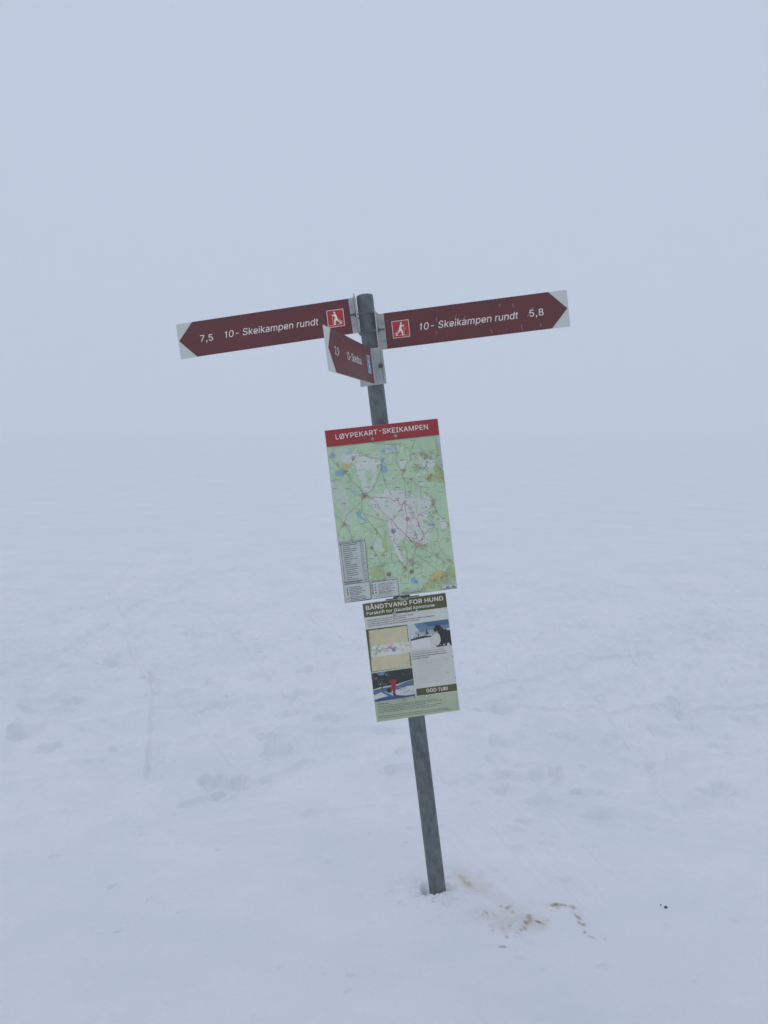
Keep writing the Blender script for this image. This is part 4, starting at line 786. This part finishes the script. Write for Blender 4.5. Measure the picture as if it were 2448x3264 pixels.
def snow_h(x, y):
    d = np.hypot(x-BX, y-BY); r = np.hypot(x, y)
    far = np.clip((r-3.6)/4, 0, 1)
    h = fbm(x*.16, y*.16, 2)*.05*np.clip((r-4)/8, 0, 1)+fbm(x*.9+3, y*.9, 3)*(.012+.030*far)
    wx, wy = x+.05*fbm(x*3, y*3, 2), y+.05*fbm(x*3+9, y*3, 2)
    h += fbm(wx*4, wy*4, 3)*(.005+.012*far)
    h += fbm(x*14, y*14, 3)*(.0020+.005*far)
    h += -np.abs(fbm(wx*7+5, wy*7, 3))*(.002+.013*far)
    h += (fbm(x*60, y*60, 2)*.0010+fbm(x*27, y*27, 2)*.0016)*np.clip(1.5-r/9, .3, 1)
    # groomed ridges running down to the right of the post
    g = np.exp(-((x-1.0)/.8)**2-((y-3.9)/.8)**2); s = (x*.62+y*.78); h += g*.006*fbm(s*9, (x*.78-y*.62)*1.2, 2)
    # heaped, stirred snow round the post and a trampled strip towards the stains
    h += .007*np.exp(-(d/.12)**2); h -= .014*np.exp(-((d-.032)/.014)**2)*(np.sin(np.arctan2(y-BY, x-BX)*3+1)*.4+.8)
    rough_ = np.exp(-(d/.2)**2)*1.0
    t = np.clip(((x-.2)*.9+(3.12-y)*.42)/1., 0, .62)
    ds = seg_d(x, y, gp((1400,2850)), gp((1690,2985)))
    rough_ = np.maximum(rough_, np.exp(-(ds/.09)**2)*.9)
    h += rough_*(.013*fbm(x*16, y*16, 3)-.010*np.abs(fbm(x*30, y*30, 2)))
    ds2 = seg_d(x, y, gp((1440,2770)), gp((1640,2905))); h -= .010*np.exp(-(ds2/.05)**2)
    # melt gap on the left of the post
    h -= .085*np.exp(-(((x-BX+.036)/.015)**2+((y-BY-.006)/.035)**2)); h -= .012*np.exp(-(((x-BX-.045)/.02)**2+((y-BY)/.04)**2))
    h *= (1+.85*np.clip((r-3.4)/1.2, 0, 1))*(1-np.clip((r-7)/8, 0, 1)**.8)
    h += rise(y)+fbm(x*.16, y*.16, 2)*.04*np.clip((r-7)/6, 0, 1)
    for fx, fy, sz, an in FOOT:
        R2 = .42*sz+.05; fade = 1-.96*min(1, max(0, (fy-6)/6))
        m = (np.abs(x-fx) < R2) & (np.abs(y-fy) < R2)
        if not m.any(): continue
        xx, yy = x[m]-fx, y[m]-fy; xx, yy = xx+.05*sz*fbm(x[m]*15, y[m]*15, 2), yy+.05*sz*fbm(x[m]*15+7, y[m]*15, 2)
        u, v = xx*math.cos(an)+yy*math.sin(an), -xx*math.sin(an)+yy*math.cos(an)
        q = np.sqrt((u/(.13*sz))**2+(v/(.08*sz))**2)
        h[m] += fade*(-.048*sz*(1/(1+np.exp((q-.95)*8)))+.009*sz*np.exp(-((q-1.35)/.3)**2))
    for pts, wd, dp in LINES:
        P_ = [(p[1], p[2]) if p[0] == 'w' else gp(p) for p in pts]
        for i in range(len(P_)-1):
            p, q = P_[i], P_[i+1]; R2 = wd*3
            m = (x > min(p[0], q[0])-R2) & (x < max(p[0], q[0])+R2) & (y > min(p[1], q[1])-R2) & (y < max(p[1], q[1])+R2)
            if not m.any(): continue
            dd = seg_d(x[m], y[m], p, q)+wd*.5*perlin(x[m]*5, y[m]*5)
            dp_ = dp*1.0
            pr_ = -dp_*np.exp(-(np.maximum(dd, 0)/wd)**4)+dp_*.25*np.exp(-((dd-1.5*wd)/(.4*wd))**2)
            h[m] += pr_*(.75+.6*perlin(x[m]*2.3+4, y[m]*2.3))*(1-.96*np.clip((y[m]-6)/7, 0, 1))
    return h
# one sheet, finest in front of the signpost
nr = 1120
rr_ = np.concatenate([np.linspace(.02, 1.6, 60)[:-1], np.linspace(1.6, 2.5, 90)[:-1], np.linspace(2.5, 4.3, 420)[:-1], 4.3*np.exp(np.linspace(0, math.log(18/4.3), 420))[:-1], 18*np.exp(np.linspace(0, math.log(300/18), 110))])
th = np.concatenate([np.linspace(-math.pi, -.62, 90)[:-1], np.linspace(-.62, .62, 860), np.linspace(.62, math.pi, 90)[1:-1]])   # angle from +Y
T, RR = np.meshgrid(th, rr_); X = np.sin(T)*RR; Y = np.cos(T)*RR
Hh_ = snow_h(X.ravel(), Y.ravel()).reshape(X.shape)
nR, nT = X.shape
verts = np.stack([X.ravel(), Y.ravel(), Hh_.ravel()], 1)
verts = np.vstack([verts, [[0, 0, float(Hh_[0].mean())]]])
i, j = np.meshgrid(np.arange(nR-1), np.arange(nT), indexing='ij'); j2 = (j+1) % nT
quads = np.stack([i*nT+j, (i+1)*nT+j, (i+1)*nT+j2, i*nT+j2], -1).reshape(-1, 4)[:, ::-1]
me = bpy.data.meshes.new('snow'); nq = len(quads); tri = np.stack([np.full(nT, nR*nT), np.arange(nT), (np.arange(nT)+1) % nT], 1)
me.vertices.add(len(verts)); me.vertices.foreach_set('co', verts.ravel())
me.loops.add(nq*4+nT*3); me.loops.foreach_set('vertex_index', np.concatenate([quads.ravel(), tri.ravel()]).astype(np.int32))
me.polygons.add(nq+nT); me.polygons.foreach_set('loop_start', np.concatenate([np.arange(nq)*4, nq*4+np.arange(nT)*3]).astype(np.int32))
me.polygons.foreach_set('use_smooth', np.ones(nq+nT, bool)); me.update(); me.validate()
# stains that lie in the snow (their own colour)
zs = Z(1250, 2600, 2.37)
TAN, BROWN, OLB, GRY, PEACH, REDB, DK = (.50,.40,.26), (.34,.19,.08), (.36,.30,.14), (.48,.48,.50), (.78,.66,.54), (.40,.15,.07), (.16,.10,.09)
ST = [(515,445,8,TAN),(535,470,11,TAN),(548,490,8,TAN),(570,507,16,TAN),(590,515,9,GRY),(607,522,6,TAN),(640,550,9,GRY),(818,663,7,OLB),(866,680,8,DK),(880,676,10,DK),(912,706,8,OLB),(712,727,8,OLB),(680,742,8,GRY),(775,740,9,GRY),(830,840,12,PEACH),(860,856,26,PEACH),(890,825,9,TAN),
 (865,755,9,PEACH),(940,765,10,PEACH),(1035,748,10,OLB),(1022,765,9,OLB),(1048,770,8,OLB),(1050,790,10,TAN),(1035,790,10,OLB),(1020,806,13,BROWN),(1005,803,7,BROWN),(1085,797,7,OLB),(1100,803,8,BROWN),(1113,812,9,BROWN),(1125,815,7,OLB),(1142,824,9,TAN),(1000,845,9,TAN),(975,856,9,BROWN),(1012,852,6,TAN),
 (948,895,11,TAN),(925,916,8,PEACH),(866,918,8,TAN),(815,997,7,BROWN),(848,997,7,BROWN),(832,995,5,TAN),(760,860,10,GRY),(1205,678,7,REDB),(1217,684,9,REDB),(1228,675,8,BROWN),(1242,672,7,REDB),(1250,682,8,REDB),(1270,682,8,REDB),(1284,684,6,REDB),(1300,685,5,BROWN),(1312,686,4,BROWN),(1250,706,5,BROWN),
 (1205,725,6,GRY),(1366,697,8,BROWN),(1374,703,7,REDB),(1340,690,4,REDB),(1380,753,5,OLB),(1388,768,6,OLB),(1407,772,7,BROWN),(1414,782,6,OLB),(1408,803,5,OLB),(1415,812,7,BROWN),(1432,820,7,OLB),(1444,828,8,OLB),(1458,880,6,DK),(1450,884,6,GRY),(1490,908,8,GRY),(1512,918,9,GRY),(1530,922,6,GRY),(1605,935,7,GRY),(1175,795,6,GRY),(310,657,8,GRY),(640,700,8,PEACH)]
x, y = verts[:, 0], verts[:, 1]; col = np.ones((len(verts), 4), np.float32)
near = (np.abs(x-.8) < 1.2) & (y > 2) & (y < 4.2)
xn, yn = x[near], y[near]; cn = np.ones((near.sum(), 3))
def tint(dist, rad, c, k):
    w_ = (k*np.exp(-(np.maximum(dist, 0)/rad)**2.2))[:, None]; cn[:] = cn*(1-w_)+np.array(c)*w_
nzv = fbm(xn*26, yn*26, 3)
for q0, q1, rad, k in (((480,400),(1000,760),.05,.12),((700,740),(1040,790),.05,.18),((500,440),(640,560),.03,.18),((1200,680),(1300,690),.022,.2),((830,830),(1100,830),.04,.15),((1370,700),(1450,830),.02,.12)):
    tint(seg_d(xn, yn, gp(zs(q0)), gp(zs(q1)))+rad*.6*nzv, rad, (.72,.62,.46), k*1.6)
for sx, sy, r_, c in ST:
    g = gp(zs((sx, sy))); rad = 1.6*r_/2.37/F_PX*g[1]
    dd = np.hypot((xn-g[0]), (yn-g[1])*.62)+rad*.9*fbm(xn*55, yn*55, 2)
    tint(np.maximum(dd, 0), rad, c, .68 if c not in (PEACH, GRY) else .4)
col[near, :3] = cn
at = me.color_attributes.new('stain', 'FLOAT_COLOR', 'POINT'); at.data.foreach_set('color', col.ravel())
def snow_mat(name, attr):
    m = bpy.data.materials.new(name); m.use_nodes = True; t = m.node_tree; b = t.nodes['Principled BSDF']
    b.inputs['Roughness'].default_value = .75; b.inputs['Specular IOR Level'].default_value = .2
    tc = t.nodes.new('ShaderNodeTexCoord'); n = t.nodes.new('ShaderNodeTexNoise'); n.inputs['Scale'].default_value = 1.6; n.inputs['Detail'].default_value = 8; n.inputs['Roughness'].default_value = .65
    r = t.nodes.new('ShaderNodeValToRGB'); r.color_ramp.elements[0].color = (.79,.805,.835,1); r.color_ramp.elements[1].color = (.86,.865,.88,1); r.color_ramp.elements[0].position = .35; r.color_ramp.elements[1].position = .65
    t.links.new(tc.outputs['Object'], n.inputs['Vector']); t.links.new(n.outputs['Fac'], r.inputs[0]); last = r.outputs[0]
    if attr:
        a_ = t.nodes.new('ShaderNodeAttribute'); a_.attribute_name = 'stain'
        x_ = t.nodes.new('ShaderNodeMix'); x_.data_type = 'RGBA'; x_.blend_type = 'MULTIPLY'; x_.inputs[0].default_value = 1
        t.links.new(last, x_.inputs[6]); t.links.new(a_.outputs['Color'], x_.inputs[7]); last = x_.outputs[2]
    t.links.new(last, b.inputs['Base Color'])
    n2 = t.nodes.new('ShaderNodeTexNoise'); n2.inputs['Scale'].default_value = 45; n2.inputs['Detail'].default_value = 8; n2.inputs['Roughness'].default_value = .8
    bp = t.nodes.new('ShaderNodeBump'); bp.inputs['Strength'].default_value = .6; bp.inputs['Distance'].default_value = .008
    t.links.new(tc.outputs['Object'], n2.inputs['Vector']); t.links.new(n2.outputs['Fac'], bp.inputs['Height']); t.links.new(bp.outputs[0], b.inputs['Normal'])
    return m
snow = bpy.data.objects.new('snow', me); C.objects.link(snow); me.materials.append(snow_mat('snow_surface', True)); snow['kind'] = 'structure'

# loose crumbs of snow heaped round the post
def lump(bm, c, r, rn):
    res = bmesh.ops.create_icosphere(bm, subdivisions=2, radius=r)
    k = Vector((rn.uniform(.8,1.25), rn.uniform(.8,1.25), rn.uniform(.6,1))); off = Vector((rn.uniform(0,50),)*3)
    from mathutils import noise
    for v in res['verts']:
        n_ = noise.noise(v.co/r*1.1+off)
        v.co = Vector((v.co.x*k.x, v.co.y*k.y, v.co.z*k.z))*(1+.5*n_)+Vector(c)
rn = random.Random(3); bm = bmesh.new(); pts = []
for k in range(18):
    an = rn.uniform(-math.pi*.85, -.1*math.pi); d_ = rn.uniform(.036, .06); pts.append((BX+d_*math.cos(an), BY+d_*math.sin(an), rn.uniform(.006, .012)))
for k in range(20):
    d_ = .06+abs(rn.gauss(0, .06)); an = rn.uniform(-math.pi*.9, .1); pts.append((BX+d_*math.cos(an), BY+d_*math.sin(an), rn.uniform(.004, .012)))
for k in range(18):
    t = rn.random(); q = gp((1430+t*230, 2860+t*100)); pts.append((q[0]+rn.gauss(0,.05), q[1]+rn.gauss(0,.05), rn.uniform(.003, .008)))
pa = np.array(pts); hz = snow_h(pa[:, 0].copy(), pa[:, 1].copy())
for (px_, py_, r_), z_ in zip(pts, hz): lump(bm, (px_, py_, z_-r_*.35), r_, rn)
cr_ = from_bm('snow_crumbs', bm, snow_mat('crumb_snow', False), smooth=True); cr_['kind'] = 'stuff'
cr_['label'] = 'loose crumbs of wet snow heaped round the foot of the pole'; cr_['category'] = 'snow'

# small pebbles lying on the snow at the right
def pebble(px, r, label):
    g = gp(px); z_ = float(snow_h(np.array([g[0]]), np.array([g[1]]))[0]); bm = bmesh.new(); rn2 = random.Random(int(px[0]))
    lump(bm, (0, 0, 0), r, rn2)
    o = from_bm('pebble', bm, PEB, smooth=True); o.location = (g[0], g[1], z_+r*.35); o['label'] = label; o['category'] = 'pebble'; o['group'] = 'dark pebbles on the snow'
PEB = mat('dark_stone', (.035,.033,.04), rough=.8, vary=.2, scale=90)
pebble((2122, 2895), .0058, 'larger dark pebble lying alone on the snow at the right')
pebble((2106, 2887), .0030, 'tiny dark pebble just left of the larger one on the right')

# ------------------------------------------------------------------ mist
bm = bmesh.new(); add_box(bm, -330, 330, -330, 330, -1.5, 21)
hz_ = from_bm('haze', bm, []); hz_['kind'] = 'stuff'
m = bpy.data.materials.new('haze_air'); m.use_nodes = True; t = m.node_tree; t.nodes.clear()
vo = t.nodes.new('ShaderNodeVolumePrincipled'); vo.inputs['Density'].default_value = .023; vo.inputs['Color'].default_value = (.975,.985,.99,1); vo.inputs['Anisotropy'].default_value = .0
oo = t.nodes.new('ShaderNodeOutputMaterial'); t.links.new(vo.outputs[0], oo.inputs['Volume']); hz_.data.materials.append(m); hz_.display_type = 'BOUNDS'
